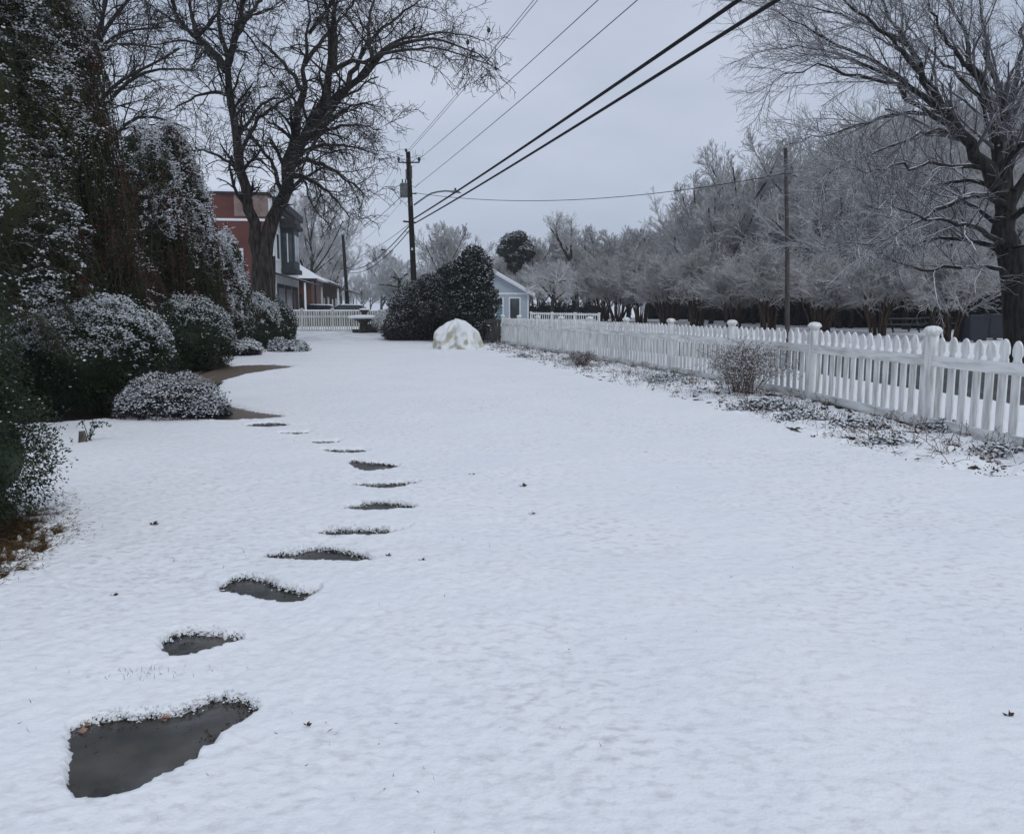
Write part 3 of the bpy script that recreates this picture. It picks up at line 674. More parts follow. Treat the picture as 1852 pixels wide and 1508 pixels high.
# ---- the spreading tree on the right
YR = 22.0
right_limbs = [px_limb(*a, K=16, taper=(.78, .25), wob=.5) for a in [
 ([(1826,450,26),(1818,390,23),(1810,340,19),(1805,280,15),(1795,210,13),(1775,140,10),(1750,75,8),(1727,20,6),(1700,-40,5)], YR, 0, 1),
 ([(1814,350,18),(1780,305,15),(1745,255,13),(1712,205,12),(1672,150,10),(1645,85,7.5),(1615,30,6),(1588,-25,5)], YR, 0, -1.5),
 ([(1820,345,15),(1822,230,11),(1802,150,8.5),(1778,80,7),(1768,-20,5)], YR, 0, 2.5),
 ([(1806,270,9),(1830,180,8),(1850,90,6),(1860,-20,4)], YR, .3, 3),
 ([(1822,380,13),(1870,290,10),(1920,190,8),(1960,90,5)], YR, 0, 0),
 ([(1708,200,7),(1640,148,5.5),(1565,102,4.5),(1470,60,3.5),(1385,10,2.5)], YR, -1, 0),
 ([(1640,148,5),(1580,125,4.2),(1510,95,3.5),(1425,82,2.8),(1368,95,2)], YR, -.7, 2),
 ([(1745,255,7),(1665,195,5),(1585,142,4.4),(1500,118,3.4),(1395,150,2.2)], YR, -.5, -4),
 ([(1712,205,6),(1650,200,5),(1560,222,4),(1480,248,3.2),(1415,262,2.2)], YR, -.8, 3.5),
 ([(1745,240,6),(1685,234,5),(1635,252,4),(1565,282,3.2),(1480,318,2.2)], YR, -.6, -2),
 ([(1790,308,6),(1738,292,5),(1672,300,4),(1602,306,3.2),(1545,310,2)], YR, 0, -3.5),
 ([(1818,372,9),(1762,346,7),(1705,374,5.5),(1650,412,3.6),(1600,436,3),(1560,446,2.4),(1520,440,2)], YR, 0, -4),
 ([(1828,458,9),(1765,436,6.4),(1700,428,5),(1650,446,4),(1600,440,3)], YR, 0, 3),
 ([(1836,498,6),(1760,478,4.6),(1690,492,4),(1620,474,3.2),(1572,440,2.6)], YR, 0, -2.5),
 ([(1824,420,8),(1770,380,6),(1720,336,4.5),(1660,306,3.4),(1600,290,2.4)], YR, 0, 4),
 ([(1795,205,6),(1740,150,5),(1690,100,4),(1640,40,3.2),(1600,-10,2.5)], YR, .5, 4),
 ([(1672,150,6),(1620,80,5),(1560,30,4),(1500,-20,3)], YR, -1, -4.5),
 ([(1645,85,5),(1580,45,4),(1500,20,3),(1400,5,2)], YR, -1.2, 1),
 ([(1775,140,6),(1720,90,5),(1690,40,4),(1670,-20,3)], YR, .8, -2),
 ([(1826,400,8),(1880,360,6),(1940,330,4),(2000,330,3)], YR, 0, -3),
 ([(1810,300,7),(1850,260,6),(1900,250,4),(1960,260,3)], YR, 0, -3),
 ([(1812,340,6),(1750,325,5),(1690,335,4),(1630,345,3),(1580,366,2)], YR, 0, 1),
 ([(1820,440,7),(1770,410,5.5),(1700,400,4.2),(1620,376,3),(1560,372,2)], YR, 0, -5),
]]
r = default_rng(22)
base_r = on(at(1848, 561, YR)[0], YR)
tr = thing('bare_tree', 'spreading snow-lined tree with a thick dark trunk at the right edge', 'tree', base_r)
b = MB()
P, R = px_limb([(1852, 665, 36), (1849, 620, 30), (1844, 540, 27), (1838, 490, 25), (1828, 450, 23)], YR, 0, 0, 9); b.tubes(P[None], R[None], 14)
P, R = right_limbs[0]; b.tubes(P[None], R[None], 12)
b.build('trunk', M['bark_right'], tr, smooth=True)
b = MB()
for P, R in right_limbs[1:]: b.tubes(P[None], R[None], 8)
b.build('limbs', M['bark_right'], tr, smooth=True)
LP = np.stack([p for p, _ in right_limbs]); LR = np.stack([q for _, q in right_limbs])
a1, b1 = spawn(LP, LR, 20, r, (15, 45), (.9, 2.5), up=.035, wob=.10, tmin=.2, K=8, rr=.40, rmin=.0085, hang=.06)
a2, b2 = spawn(a1, b1, 9, r, (20, 50), (.3, 1.0), up=.015, wob=.12, tmin=.15, K=5, rr=.5, rmin=.0052, hang=.04)
a3, b3 = spawn(a2, b2, 4, r, (22, 50), (.14, .45), up=.0, wob=.14, tmin=.2, K=4, rr=.7, rmin=.0040)
b = MB(); b.tubes(a1, b1, 5); b.tubes(a2, b2, 4); b.tubes(a3, b3, 3)
b.build('twigs', M['twig_right'], tr, smooth=True)

# ---------------------------------------------------------------- background trees (prototypes and copies)
def grow(rng_, h, spread, n1, counts, ang0=(22, 50), twig_r=.0145, trunk_r=.26, lean=0, tmin=.28, up=.07, tk=.62):
    K = 10; z = np.linspace(0, 1, K)
    P = np.c_[np.cumsum(rng_.normal(size=K)) * .08 + lean * z * h * .3, np.cumsum(rng_.normal(size=K)) * .08, z * h * tk]; P -= [P[0, 0], P[0, 1], 0.]
    R = trunk_r * (1 - .72 * z)
    L = [(P[None], R[None])]
    a, b_ = spawn(P[None], R[None], n1, rng_, ang0, (h * .30 * spread, h * .52 * spread), up=up, wob=.10, tmin=tmin, K=8, rr=.62, rmin=.07, rtip=.3)
    L.append((a, b_))
    rmin = [.028, .02, twig_r, twig_r * .9]
    for i, c in enumerate(counts):
        a, b_ = spawn(a, b_, c, rng_, (20, 48), (.36, .72), rel=True, up=.045, wob=.11, tmin=.26, K=(6, 5, 4, 3)[i], rr=.6, rmin=rmin[i])
        L.append((a, b_))
    return L
def frosted_tree(name, label, seed, h, spread, n1, counts, mats, base, group=None, **kw):
    L = grow(default_rng(seed), h, spread, n1, counts, **kw)
    t = thing(name, label, 'tree', (0, 0, 0), group)
    b = MB(); b.tubes(L[0][0] - [0, 0, .15], L[0][1], 9); b.tubes(L[1][0], L[1][1], 6); b.build('trunk', mats[0], t, smooth=True)
    b = MB()
    for i, (a, q) in enumerate(L[2:]): b.tubes(a, q, 4 if i < 1 else 3)
    b.build('crown', mats[1], t, smooth=True)
    t.location = base
    return t
FM, HM = (M['bark_right'], M['frost_twig']), (M['frost_bark'], M['frost_far'])
GW = 'frosted trees of the wood behind the crape myrtles'
protoA = frosted_tree('frosted_tree', 'broad frosted tree leaning left at the open edge of the wood beside the sky', 101, 14.2, 1.05, 14, (8, 7, 5, 3), FM, col(1345, 64), GW, lean=-.25, tmin=.20, ang0=(22, 62))
protoB = frosted_tree('frosted_tree', 'rounded frosted tree just left of the grey pole top', 102, 14.2, 1.05, 14, (8, 7, 5, 3), FM, col(1400, 72), GW, ang0=(20, 60), tmin=.2)
protoC = frosted_tree('frosted_tree', 'lone round frosted tree behind the big holly, right of the utility pole', 103, 11.5, 1.05, 14, (9, 8, 6), FM, col(822, 92), 'frosted trees beyond the garden', ang0=(25, 65), tmin=.18, twig_r=.022)
protoD = frosted_tree('frosted_tree', 'hazy frosted tree at the left end of the far treeline, behind the second utility pole', 104, 12, 1.0, 14, (9, 8, 6), HM, col(690, 140), 'hazy trees along the far street', twig_r=.03, ang0=(25, 70), tmin=.15)
wood = [  # px, depth, proto, height scale, rot, label
 (1250, 70, protoA, .88, 1.3, 'frosted tree at the left edge of the tall wood, overhanging the crape myrtles'),
 (1300, 78, protoB, 1.05, 2.1, 'frosted tree second from the left in the tall wood'),
 (1440, 58, protoA, .98, 3.9, 'frosted tree directly behind the grey pole'),
 (1500, 66, protoB, 1.06, .7, 'tall frosted tree right of the grey pole'),
 (1560, 56, protoA, 1.01, 2.2, 'frosted tree in the wood behind the middle limbs of the spreading tree'),
 (1630, 62, protoB, 1.22, 4.0, 'tallest frosted tree of the wood, behind the leaning limb'),
 (1700, 55, protoA, 1.08, 5.1, 'frosted tree of the wood left of the thick dark trunk'),
 (1770, 60, protoB, 1.26, 3.1, 'frosted tree of the wood hidden behind the thick dark trunk'),
 (1860, 56, protoA, 1.17, 0.4, 'frosted tree of the wood at the right edge behind the thick trunk'),
 (1200, 88, protoB, .72, 5.5, 'low frosted tree where the wood meets the open sky'),
]
wood += [(1285, 62, protoB, .74, .3, 'lower frosted tree in front of the open edge of the wood'), (1370, 86, protoA, 1.10, 2.9, 'frosted tree deep in the wood left of the grey pole'),
 (1470, 78, protoB, 1.22, 1.9, 'frosted tree deep in the wood right of the grey pole'), (1540, 80, protoA, 1.19, 4.7, 'frosted tree deep in the wood behind the long low limb'),
 (1600, 84, protoB, 1.40, 2.6, 'tall frosted tree deep in the wood behind the leaning limb'), (1665, 78, protoA, 1.35, .2, 'frosted tree deep in the wood above the brown-stem crape myrtle'),
 (1740, 76, protoB, 1.44, 5.8, 'frosted tree deep in the wood just left of the thick trunk'), (1820, 80, protoA, 1.44, 1.5, 'frosted tree deep in the wood directly behind the thick trunk'),
 (1900, 72, protoB, 1.35, 3.3, 'frosted tree deep in the wood past the right edge'), (1520, 52, protoB, .80, 3.0, 'short frosted tree between the crape myrtles and the wood'), (1640, 50, protoA, .80, 1.1, 'short frosted tree behind the brown-stem crape myrtle'),
 (1790, 48, protoB, .85, 4.2, 'short frosted tree behind the wheeled bins')]
wood += [(p_, Yw, pr_, .56 + .05 * (i % 3), i * 1.9, 'short frosted tree filling the thicket behind the crape myrtle row') for i, (p_, Yw, pr_) in enumerate([(1225, 74, protoB), (1265, 70, protoA), (1315, 66, protoB), (1365, 62, protoA), (1420, 58, protoB), (1475, 55, protoA), (1540, 52, protoB), (1690, 46, protoA), (1750, 44, protoB)])]
for px, Y_, pr, s, rz, lab in wood: copy_thing(pr, col(px, Y_), rz, (s * 1.05, s * 1.05, s), lab, GW)
GM = 'frosted trees beyond the garden'
mid = [(950, 100, protoC, .72, 1.0, 'small frosted tree behind the blue house roof'),
 (1010, 105, protoC, .86, 2.2, 'frosted tree between the pine and the bare dark-limbed tree'),
 (1065, 96, protoC, .84, 3.5, 'frosted tree right of the bare dark-limbed tree'),
 (1115, 92, protoC, .80, 4.4, 'frosted tree at the low point of the treeline'),
 (1155, 98, protoC, .82, 5.2, 'frosted tree left of the tall wood, against the sky'),
 (880, 112, protoC, .80, .5, 'faint frosted tree between the lone round tree and the pine'),
 (1000, 74, protoC, .50, 2.9, 'short frosted tree right of the blue house'),
 (935, 82, protoC, .45, 4.9, 'low frosted tree peeking over the blue house ridge')]
mid += [(908, 92, protoC, .74, 3.9, 'frosted tree behind the pine trunk'), (975, 90, protoC, .86, .2, 'frosted tree just right of the pine, above the blue roof'), (1040, 88, protoC, .92, 5.0, 'frosted tree behind the dark forked limbs'),
 (1090, 86, protoC, .86, 1.7, 'frosted tree above the farthest crape myrtle'), (1135, 84, protoC, .84, 3.1, 'frosted tree above the second crape myrtle from the left'), (1175, 84, protoC, .86, .9, 'frosted tree between the low treeline and the tall wood')]
mid += [(p_, 80 + (i % 3) * 3, protoC, .42 + .05 * (i % 2), i * 1.1, 'low frosted thicket tree at the foot of the far treeline') for i, p_ in enumerate([965, 1020, 1062, 1100, 1140, 1180, 1220])]
for px, Y_, pr, s, rz, lab in mid: copy_thing(pr, col(px, Y_), rz, s, lab, GM)
GH = 'hazy trees along the far street'
hazy = [(655, 160, .62, 1., 'hazy low tree farthest down the street'), (725, 120, .70, 2.4, 'frosted tree behind the left side of the holly, left of the utility pole'),
 (765, 125, .62, 3.3, 'hazy frosted tree just right of the utility pole foot'), (800, 130, .55, 4.1, 'hazy low tree behind the lone round frosted tree'),
 (850, 125, .58, 5.3, 'hazy low tree left of the pine')]
hazy += [(p_, Yh, .78 + .3 * ((i * 37) % 10) / 10, i * 1.3, 'hazy frosted tree in the grey treeline behind the nearer trees') for i, (p_, Yh) in enumerate([(905, 150), (945, 165), (985, 150), (1025, 170), (1060, 150), (1100, 165), (1140, 145), (1185, 150), (1225, 130), (1270, 125), (670, 190), (705, 175), (640, 230), (745, 180), (785, 175), (830, 170), (870, 160)])]
for px, Y_, s, rz, lab in hazy: copy_thing(protoD, col(px, Y_), rz, s, lab, GH)
GS = 'frosted street trees behind the shops'
shop = [(562, 100, protoB, 1.12, .9, 'tall frosted tree rising behind the white shop front'), (520, 112, protoA, 1.2, 2.0, 'frosted tree behind the brick building roof'),
 (600, 118, protoB, .98, 3.7, 'frosted tree over the porch roof of the shops'), (612, 128, protoA, .88, 5., 'frosted tree drooping toward the second utility pole')]
for px, Y_, pr, s, rz, lab in shop: copy_thing(pr, col(px, Y_), rz, s, lab, GS)
# dark-limbed bare trees
def limb_tree(label, Yc, trunk, limbs, seed, tw, mats, lens):
    r_ = default_rng(seed); t = thing('bare_tree', label, 'tree', col(trunk[0][0], Yc))
    b = MB(); P, R = px_limb(trunk, Yc, 0, 0, 7); b.tubes(P[None], R[None], 8); Ls = [px_limb(l, Yc, 0, dy, 9) for l, dy in limbs]
    for P, R in Ls: b.tubes(P[None], R[None], 6)
    b.build('trunk', mats[0], t, smooth=True)
    LP = np.stack([p for p, _ in Ls]); LR = np.stack([q for _, q in Ls])
    a1, b1 = spawn(LP, LR, 12, r_, (25, 65), (lens, lens * 2.2), up=.03, wob=.16, tmin=.2, K=6, rr=.45, rmin=tw * 1.5)
    a2, b2 = spawn(a1, b1, 7, r_, (25, 60), (lens * .35, lens), up=.02, wob=.18, K=4, rr=.6, rmin=tw)
    a3, b3 = spawn(a2, b2, 4, r_, (25, 60), (lens * .2, lens * .5), up=.02, wob=.18, K=3, rr=.7, rmin=tw * .9)
    b = MB(); b.tubes(a1, b1, 4); b.tubes(a2, b2, 3); b.tubes(a3, b3, 3); b.build('crown', mats[1], t, smooth=True); return t
limb_tree('bare tree with dark forked limbs standing above the treeline', 80, [(1046, 590, 4), (1044, 540, 3.6), (1036, 482, 3.2)],
  [([(1036, 482, 3), (1020, 452, 2.6), (1006, 428, 2.2), (995, 412, 1.2)], 2), ([(1033, 476, 2.4), (1033, 440, 2), (1034, 412, 1.2)], -1), ([(1034, 470, 1.8), (1026, 452, 1.4), (1020, 430, 1)], 3), ([(1010, 434, 1.8), (1005, 415, 1.4), (1008, 402, .8)], -2)], 31, .018, (M['bark'], M['frost_twig']), 1.1)
limb_tree('small tree with a long dark horizontal limb behind the distant picket fence', 66, [(998, 586, 4), (998, 560, 3.4), (1000, 535, 3), (1005, 515, 2.4)],
  [([(1004, 512, 2), (990, 508, 1.8), (976, 504, 1.6), (966, 500, 1)], 0), ([(1004, 512, 2), (1015, 508, 1.6), (1024, 508, 1)], 1), ([(998, 540, 2), (985, 522, 1.5), (975, 515, 1)], -2), ([(1002, 525, 2), (1010, 500, 1.5), (1012, 480, .8)], 2), ([(998, 550, 2), (1012, 535, 1.4), (1022, 528, .9)], -2)], 32, .014, (M['bark'], M['frost_twig']), .8)
limb_tree('gnarled bare tree with crooked dark limbs left of the utility pole foot', 75, [(722, 590, 4), (722, 530, 3), (722, 505, 2.6)],
  [([(722, 506, 2.4), (708, 500, 2), (698, 492, 1.2)], 0), ([(722, 506, 2.2), (715, 492, 1.8), (706, 480, 1)], 2), ([(722, 508, 2.2), (735, 496, 1.6), (748, 488, 1)], -2), ([(722, 520, 2), (700, 515, 1.5), (684, 516, 1)], 1)], 33, .015, (M['bark'], M['frost_far']), .9)
limb_tree('bare tree behind the tall weeping holly, upper limbs against the sky', 30, [(150, 640, 12), (150, 400, 10), (140, 200, 8)],
  [([(140, 200, 6), (175, 70, 4), (215, 20, 3), (250, -20, 2)], 1), ([(165, 95, 4), (185, 35, 3), (200, -30, 2)], -1), ([(160, 110, 3.4), (215, 55, 2.4), (270, 52, 2), (300, 50, 1.2)], 2), ([(140, 220, 4), (170, 82, 3), (230, 76, 2.2), (290, 88, 1.4)], -2), ([(145, 230, 4), (210, 144, 3), (270, 122, 2.4), (325, 88, 1.6)], 1), ([(150, 250, 4), (230, 140, 3), (290, 120, 2), (350, 128, 1.3)], -1),
   ([(150, 330, 4), (240, 200, 3), (290, 210, 2), (345, 235, 1.2)], 1), ([(140, 230, 4), (180, 120, 3), (190, 10, 2), (185, -60, 1.5)], 3)], 34, .009, (M['bark'], M['bark_twig']), .9)

# ---- pine
def leaf_lump(rng_, lobes, n, size, wid, mb, mi=0, out=.6, droop=0, depth=(.72, 1.04), flat=0):
    """leaves on and under the surfaces of lumpy ellipsoid lobes; returns the points and normals"""
    vol = np.array([l[1][0] * l[1][1] + l[1][0] * l[1][2] + l[1][1] * l[1][2] for l in lobes]); cnt = (n * vol / vol.sum()).astype(int)
    AP, AN = [], []
    for k, ((c, rad), m) in enumerate(zip(lobes, cnt)):
        d = norm(rng_.normal(size=(m, 3))); ph = k * 1.7
        f = 1 + .11 * np.sin(d[:, 0] * 7 + ph) * np.cos(d[:, 2] * 6 + ph) + .07 * np.sin(d[:, 1] * 13 + d[:, 2] * 11 + ph)
        s = depth[0] + (depth[1] - depth[0]) * rng_.random(m) ** .6
        s = np.where(rng_.random(m) < .09, 1.0 + .15 * rng_.random(m), s)
        p = np.asarray(c) + d * np.asarray(rad) * (f * s)[:, None]; nn = norm(d / np.asarray(rad))
        keep = np.ones(m, bool)
        for j, (c2, r2) in enumerate(lobes):
            if j != k: keep &= (((p - np.asarray(c2)) / np.asarray(r2)) ** 2).sum(1) > .55
        AP.append(p[keep]); AN.append(nn[keep])
    P, Nn = np.concatenate(AP), np.concatenate(AN)
    if mb is not None:
        D = Nn * out + rng_.normal(size=P.shape) * .55 + [0, 0, -droop]
        leaves(mb, P, D, size * (.7 + .6 * rng_.random(len(P))), wid * (.7 + .6 * rng_.random(len(P))), rng_, mi)
    return P, Nn
def core(mb, lobes, s, mi=0):  # solid inner lumps added to block light through the leaves
    for c, rad in lobes:
        k, n = 9, 14; th = np.linspace(0, math.pi, k); ph = np.arange(n) * 2 * math.pi / n
        d = np.stack([np.sin(th)[:, None] * np.cos(ph), np.sin(th)[:, None] * np.sin(ph), np.cos(th)[:, None] * np.ones(n)], -1)
        V = np.asarray(c) + d * np.asarray(rad) * s
        F = [[i * n + j, i * n + (j + 1) % n, (i + 1) * n + (j + 1) % n, (i + 1) * n + j] for i in range(k - 1) for j in range(n)]
        mb.add(V, F, mi)
def shrub(name, label, base, lobes, n, lsize, lwid, m, seed, snow_n=0, snow_s=.03, thr=.35, bias=(0, 0), cat='shrub', group=None, out=.6, droop=0, stem=None, core_s=.74, clump=3.0, floor=0.02, patch=.9):
    r_ = default_rng(seed); t = thing(name, label, cat, base, group); base = np.asarray(base, float)
    W = [(base + np.asarray(c), rad) for c, rad in lobes]
    b = MB(); core(b, W, core_s); P, Nn = leaf_lump(r_, W, n, lsize, lwid, b, out=out, droop=droop)
    for k in range(len(b.v)): b.v[k][:, 2] = np.maximum(b.v[k][:, 2], base[2] + floor)
    b.build('foliage', m, t)
    if snow_n:
        P, Nn = leaf_lump(r_, W, snow_n, 0, 0, None, depth=(.93, 1.06))
        ns = .95 * (fbm(P[:, 0] * clump + P[:, 1] * 1.3 * clump, P[:, 2] * clump * 1.4 + P[:, 1] * clump, 3, seed % 17) - .5) + .75 * (fbm(P[:, 0] * clump * 3.5 + P[:, 1] * 3 * clump, P[:, 2] * clump * 6 + P[:, 1] * clump, 2, seed % 13) - .5)
        sc_ = 1.25 * Nn[:, 2] + ns * patch * 2.2 + Nn[:, 0] * bias[0] - Nn[:, 1] * bias[1]
        k = (sc_ > thr + r_.normal(size=len(P)) * .18) & (P[:, 2] > base[2] + .06); P = P[k]
        s = snow_s * (.45 + .9 * r_.random((len(P), 1)) ** 1.5) * np.array([1.25, .9, .42])
        c = MB(); blobs(c, P + [0, 0, .01], s, r_); c.build('snow', M['snow'], t, smooth=True)
    if stem:
        b = MB()
        for i in range(stem[0]):
            a = r_.random() * 6.28; e = np.array([math.cos(a), math.sin(a), 0]) * stem[2]
            b.tube([base + e * .15 + [0, 0, -.05], base + e * .5 + [0, 0, stem[1] * .5], base + e + [0, 0, stem[1]]], [stem[3], stem[3] * .8, stem[3] * .5], 6)
        b.build('stems', M['bark'], t, smooth=True)
    return t
pb = col(932, 84)
shrub('pine_tree', 'dark rounded pine crown above the blue house, sprinkled with snow', pb,
      [((-.2, 0, 7.9), (1.2, 1.2, .75)), ((-.8, .2, 7.1), (1.0, 1.0, .65)), ((1.0, -.2, 6.9), (.95, 1.0, .6)), ((.2, .3, 6.3), (1.2, 1.2, .6)), ((.3, -.4, 8.3), (.75, .8, .5)), ((-.1, 0, 5.5), (.6, .7, .45)), ((.7, .1, 7.6), (.8, .8, .5))],
      14000, .28, .06, M['leaf_pine'], 71, 5200, .10, .25, cat='tree', stem=(1, 8.5, .1, .26), core_s=.6, clump=.9)

# ---- crape myrtles in a row beyond the fence
def crape_myrtle(label, seed, base, h=5.4, group=None):
    r_ = default_rng(seed); t = thing('crape_myrtle', label, 'tree', (0, 0, 0), group); n = 17
    a = r_.random(n) * 6.283; q = .12 + .34 * r_.random(n); K = 8; z = np.linspace(0, 1, K)
    H = h * (.36 + .16 * r_.random(n)); sp = .25 + .75 * r_.random(n)
    P = np.stack([np.cos(a)[:, None] * (q[:, None] + sp[:, None] * z ** 1.4) + r_.normal(size=(n, K)).cumsum(1) * .025, np.sin(a)[:, None] * (q[:, None] + sp[:, None] * z ** 1.4) + r_.normal(size=(n, K)).cumsum(1) * .025, H[:, None] * z[None] - .05], -1)
    R = (.042 + .035 * r_.random(n))[:, None] * (1 - .5 * z)[None]
    b = MB(); b.tubes(P, R, 6); b.build('trunk', M['myrtle_bark'], t, smooth=True)
    a1, b1 = spawn(P, R, 10, r_, (12, 62), (h * .18, h * .52), up=.03, wob=.10, tmin=.58, K=6, rr=.6, rmin=.016)
    a2, b2 = spawn(a1, b1, 8, r_, (25, 60), (.4, 1.05), up=.02, wob=.15, tmin=.1, K=5, rr=.6, rmin=.0105)
    a3, b3 = spawn(a2, b2, 7, r_, (25, 60), (.18, .5), up=.02, wob=.15, tmin=.1, K=3, rr=.7, rmin=.0098)
    b = MB(); b.tubes(a1, b1, 4); b.tubes(a2, b2, 3); b.tubes(a3, b3, 3); b.build('crown', M['myrtle_twig'], t, smooth=True)
    t.location = base; return t
GC = 'crape myrtles in a row beyond the picket fence'
myr = [crape_myrtle('vase-shaped crape myrtle nearest the thick dark trunk, right end of the row', 81, col(1724, 38), 5.9, GC),
       crape_myrtle('crape myrtle with a dense bundle of brown stems between the two nearest fence posts', 82, col(1588, 41.5), 6.2, GC)]
for px, Y_, k, s, rz, lab in [(1487, 45, 0, 1.0, 2., 'crape myrtle right of the grey pole, two brown stem clumps'), (1392, 49, 1, 1.02, 1.1, 'crape myrtle just left of the grey pole'),
      (1326, 53, 0, 1.05, 3.6, 'crape myrtle directly behind the fence post at the wiry bush'), (1260, 57, 1, 1.06, 4.2, 'crape myrtle with fanned stems left of the wiry bush post'),
      (1206, 61, 0, 1.0, 5.2, 'dark thin-stemmed crape myrtle in the middle of the row'), (1160, 65, 1, 1.08, .6, 'crape myrtle third from the left of the row'),
      (1120, 68, 0, 1.1, 2.7, 'crape myrtle second from the left of the row'), (1090, 71, 1, 1.1, 3.0, 'farthest crape myrtle, left end of the row')]:
    copy_thing(myr[k], col(px, Y_), rz, (s * 1.08, s * 1.08, s * (1 + .16 * math.sin(px * .7))), lab, GC)

# ---- dark understory behind the myrtles
GE = 'dark evergreens under the wood'
ev = shrub('evergreen_shrub', 'dark evergreen under the wood left of the thick trunk', col(1780, 50), [((0, 0, .55), (3.2, 1.5, .95)), ((0, 0, 1.5), (2.6, 1.6, 1.9)), ((-1.7, .2, 1.1), (1.6, 1.3, 1.4)), ((1.6, -.2, 1.2), (1.8, 1.3, 1.5))],
           9000, .22, .07, M['hedge'], 91, 500, .07, .6, group=GE, clump=1.2)
for px, Y_, s, rz, lab in [(1850, 49, 1.15, 1., 'dark evergreen under the wood behind the thick trunk'), (1690, 52, 1.05, 2.2, 'dark evergreen behind the right-end crape myrtle'),
      (1610, 54, 1.0, 3.4, 'dark evergreen behind the brown-stem bundle'), (1530, 56, 1.0, 4.4, 'dark evergreen in the gap right of the grey pole clumps'), (1450, 60, .95, 5.2, 'dark evergreen behind the grey pole foot'),
      (1375, 66, .85, .4, 'dark evergreen left of the grey pole'), (1300, 74, .75, 1.6, 'dark evergreen behind the post at the wiry bush'), (1245, 80, .75, 3.1, 'dark evergreen at the left end of the understory'), (1200, 84, .72, .9, 'low dark evergreen left of the understory, behind the dark thin-stemmed myrtle'), (1930, 49, 1.2, 2.6, 'dark evergreen beyond the right edge of the thick trunk')]:
    copy_thing(ev, col(px, Y_), rz, s, lab, GE)
hd = shrub('hedge', 'long dark clipped hedge behind the distant picket fence', col(1010, 84), [((-3.2, 0, .6), (1.9, .8, 1.15)), ((-1, 0, .65), (1.9, .8, 1.1)), ((1.4, 0, .6), (1.9, .8, 1.2)), ((3.6, 0, .65), (1.8, .8, 1.1))],
           6000, .2, .07, M['hedge'], 92, 300, .06, .6, cat='hedge', clump=1.5)

# ---------------------------------------------------------------- garden shrubs on the left
b0 = col(165, 11.9)
shrub('clipped_shrub', 'big rounded clipped shrub with snow across its top, behind the small wooden stump', b0,
      [((.05, 0, .80), (.98, .95, .80)), ((-.62, .05, .72), (.75, .8, .70)), ((.30, .05, .98), (.62, .7, .60))], 64000, .040, .019, M['leaf_box'], 201, 60000, .0155, .74, bias=(.42, .1), stem=(6, .7, .35, .03), clump=5)
b0 = col(345, 20.6)
shrub('clipped_shrub', 'dark rounded shrub between the big clipped shrub and the brown path', b0,
      [((.05, 0, .78), (.90, .95, .92)), ((-.35, .2, .95), (.8, .8, .85))], 30000, .055, .028, M['leaf_box'], 202, 22000, .020, .95, bias=(.75, 0), stem=(5, .6, .3, .03), clump=4)
b0 = col(440, 30.5)
shrub('clipped_shrub', 'snow-dusted wide shrub at the foot of the forked tree', b0,
      [((.35, 0, .98), (.98, 1.0, 1.0)), ((-.7, .3, .85), (.85, .9, .85))], 30000, .07, .035, M['leaf_box'], 203, 34000, .028, .62, bias=(.25, .15), stem=(5, .6, .3, .04), clump=3)
b0 = col(512, 38.5)
shrub('clipped_shrub', 'small dark shrub at the left end of the far picket fence', b0, [((0, 0, .75), (.55, .6, .85)), ((-.4, 0, 1.1), (.55, .6, 1.0))], 9000, .09, .045, M['leaf_box'], 204, 3600, .036, .4, bias=(.2, 0))
b0 = col(438, 26.3)
shrub('clipped_shrub', 'low snowy mound of shrub beside the brown path tip', b0, [((0, 0, .22), (.52, .5, .32))], 7000, .05, .025, M['leaf_blue'], 205, 4200, .036, .05, clump=4)
b0 = col(522, 28.6)
shrub('low_shrub', 'thin low shrub with snowy sprigs near the far fence', b0, [((0, 0, .12), (.62, .55, .28)), ((-.4, .1, .16), (.4, .4, .34))], 4200, .075, .02, M['leaf_blue'], 206, 2600, .034, .1, core_s=.3, out=1.2, clump=4)
b0 = col(305, 11.05)
t = shrub('spreading_shrub', 'low spreading shrub loaded with snow beside the brown path', b0, [((0, 0, .18), (.66, .52, .36)), ((-.25, .05, .26), (.42, .42, .34)), ((.30, .0, .10), (.40, .42, .24)), ((-.45, -.1, .14), (.3, .3, .30)), ((.1, .05, .40), (.28, .3, .22)), ((.52, 0, .08), (.22, .3, .14))],
      15000, .045, .014, M['leaf_blue'], 207, 15000, .015, .05, core_s=.4, out=1.7, clump=6)
r = default_rng(208); n = 90; a = r.random(n) * 6.283; K = 6; z = np.linspace(0, 1, K)
L_ = .45 + .3 * r.random(n); L_ = L_ * .8; P = np.stack([b0[0] + np.cos(a)[:, None] * z * L_[:, None], b0[1] + np.sin(a)[:, None] * z * L_[:, None] * .8, .02 + (.35 + .25 * r.random(n))[:, None] * np.sin(z * 2.0)[None]], -1)
b = MB(); R = np.full((n, K), .003); b.tubes(P, R, 4); a1, q1 = spawn(P, R, 7, r, (30, 70), (.05, .16), K=3, rmin=.003); b.tubes(a1, q1, 3); b.build('stems', M['dry_stem'], t, smooth=True)
b0 = np.array([-3.86, 4.85, 0])
shrub('foreground_shrub', 'near green shrub cut by the left edge of the frame, straw beneath it', b0,
      [((.02, .05, .70), (.62, .80, .68)), ((-.3, .15, 1.05), (.72, .75, .72)), ((.14, .3, .55), (.62, .7, .50)), ((-.08, .1, 1.25), (.74, .75, .80)), ((-.35, .0, 1.8), (.5, .6, .5))], 110000, .024, .012, M['leaf_box'], 209, 12000, .010, 1.25, bias=(.15, .25), stem=(8, .5, .4, .02), clump=5, floor=.12, out=.9, patch=1.3)

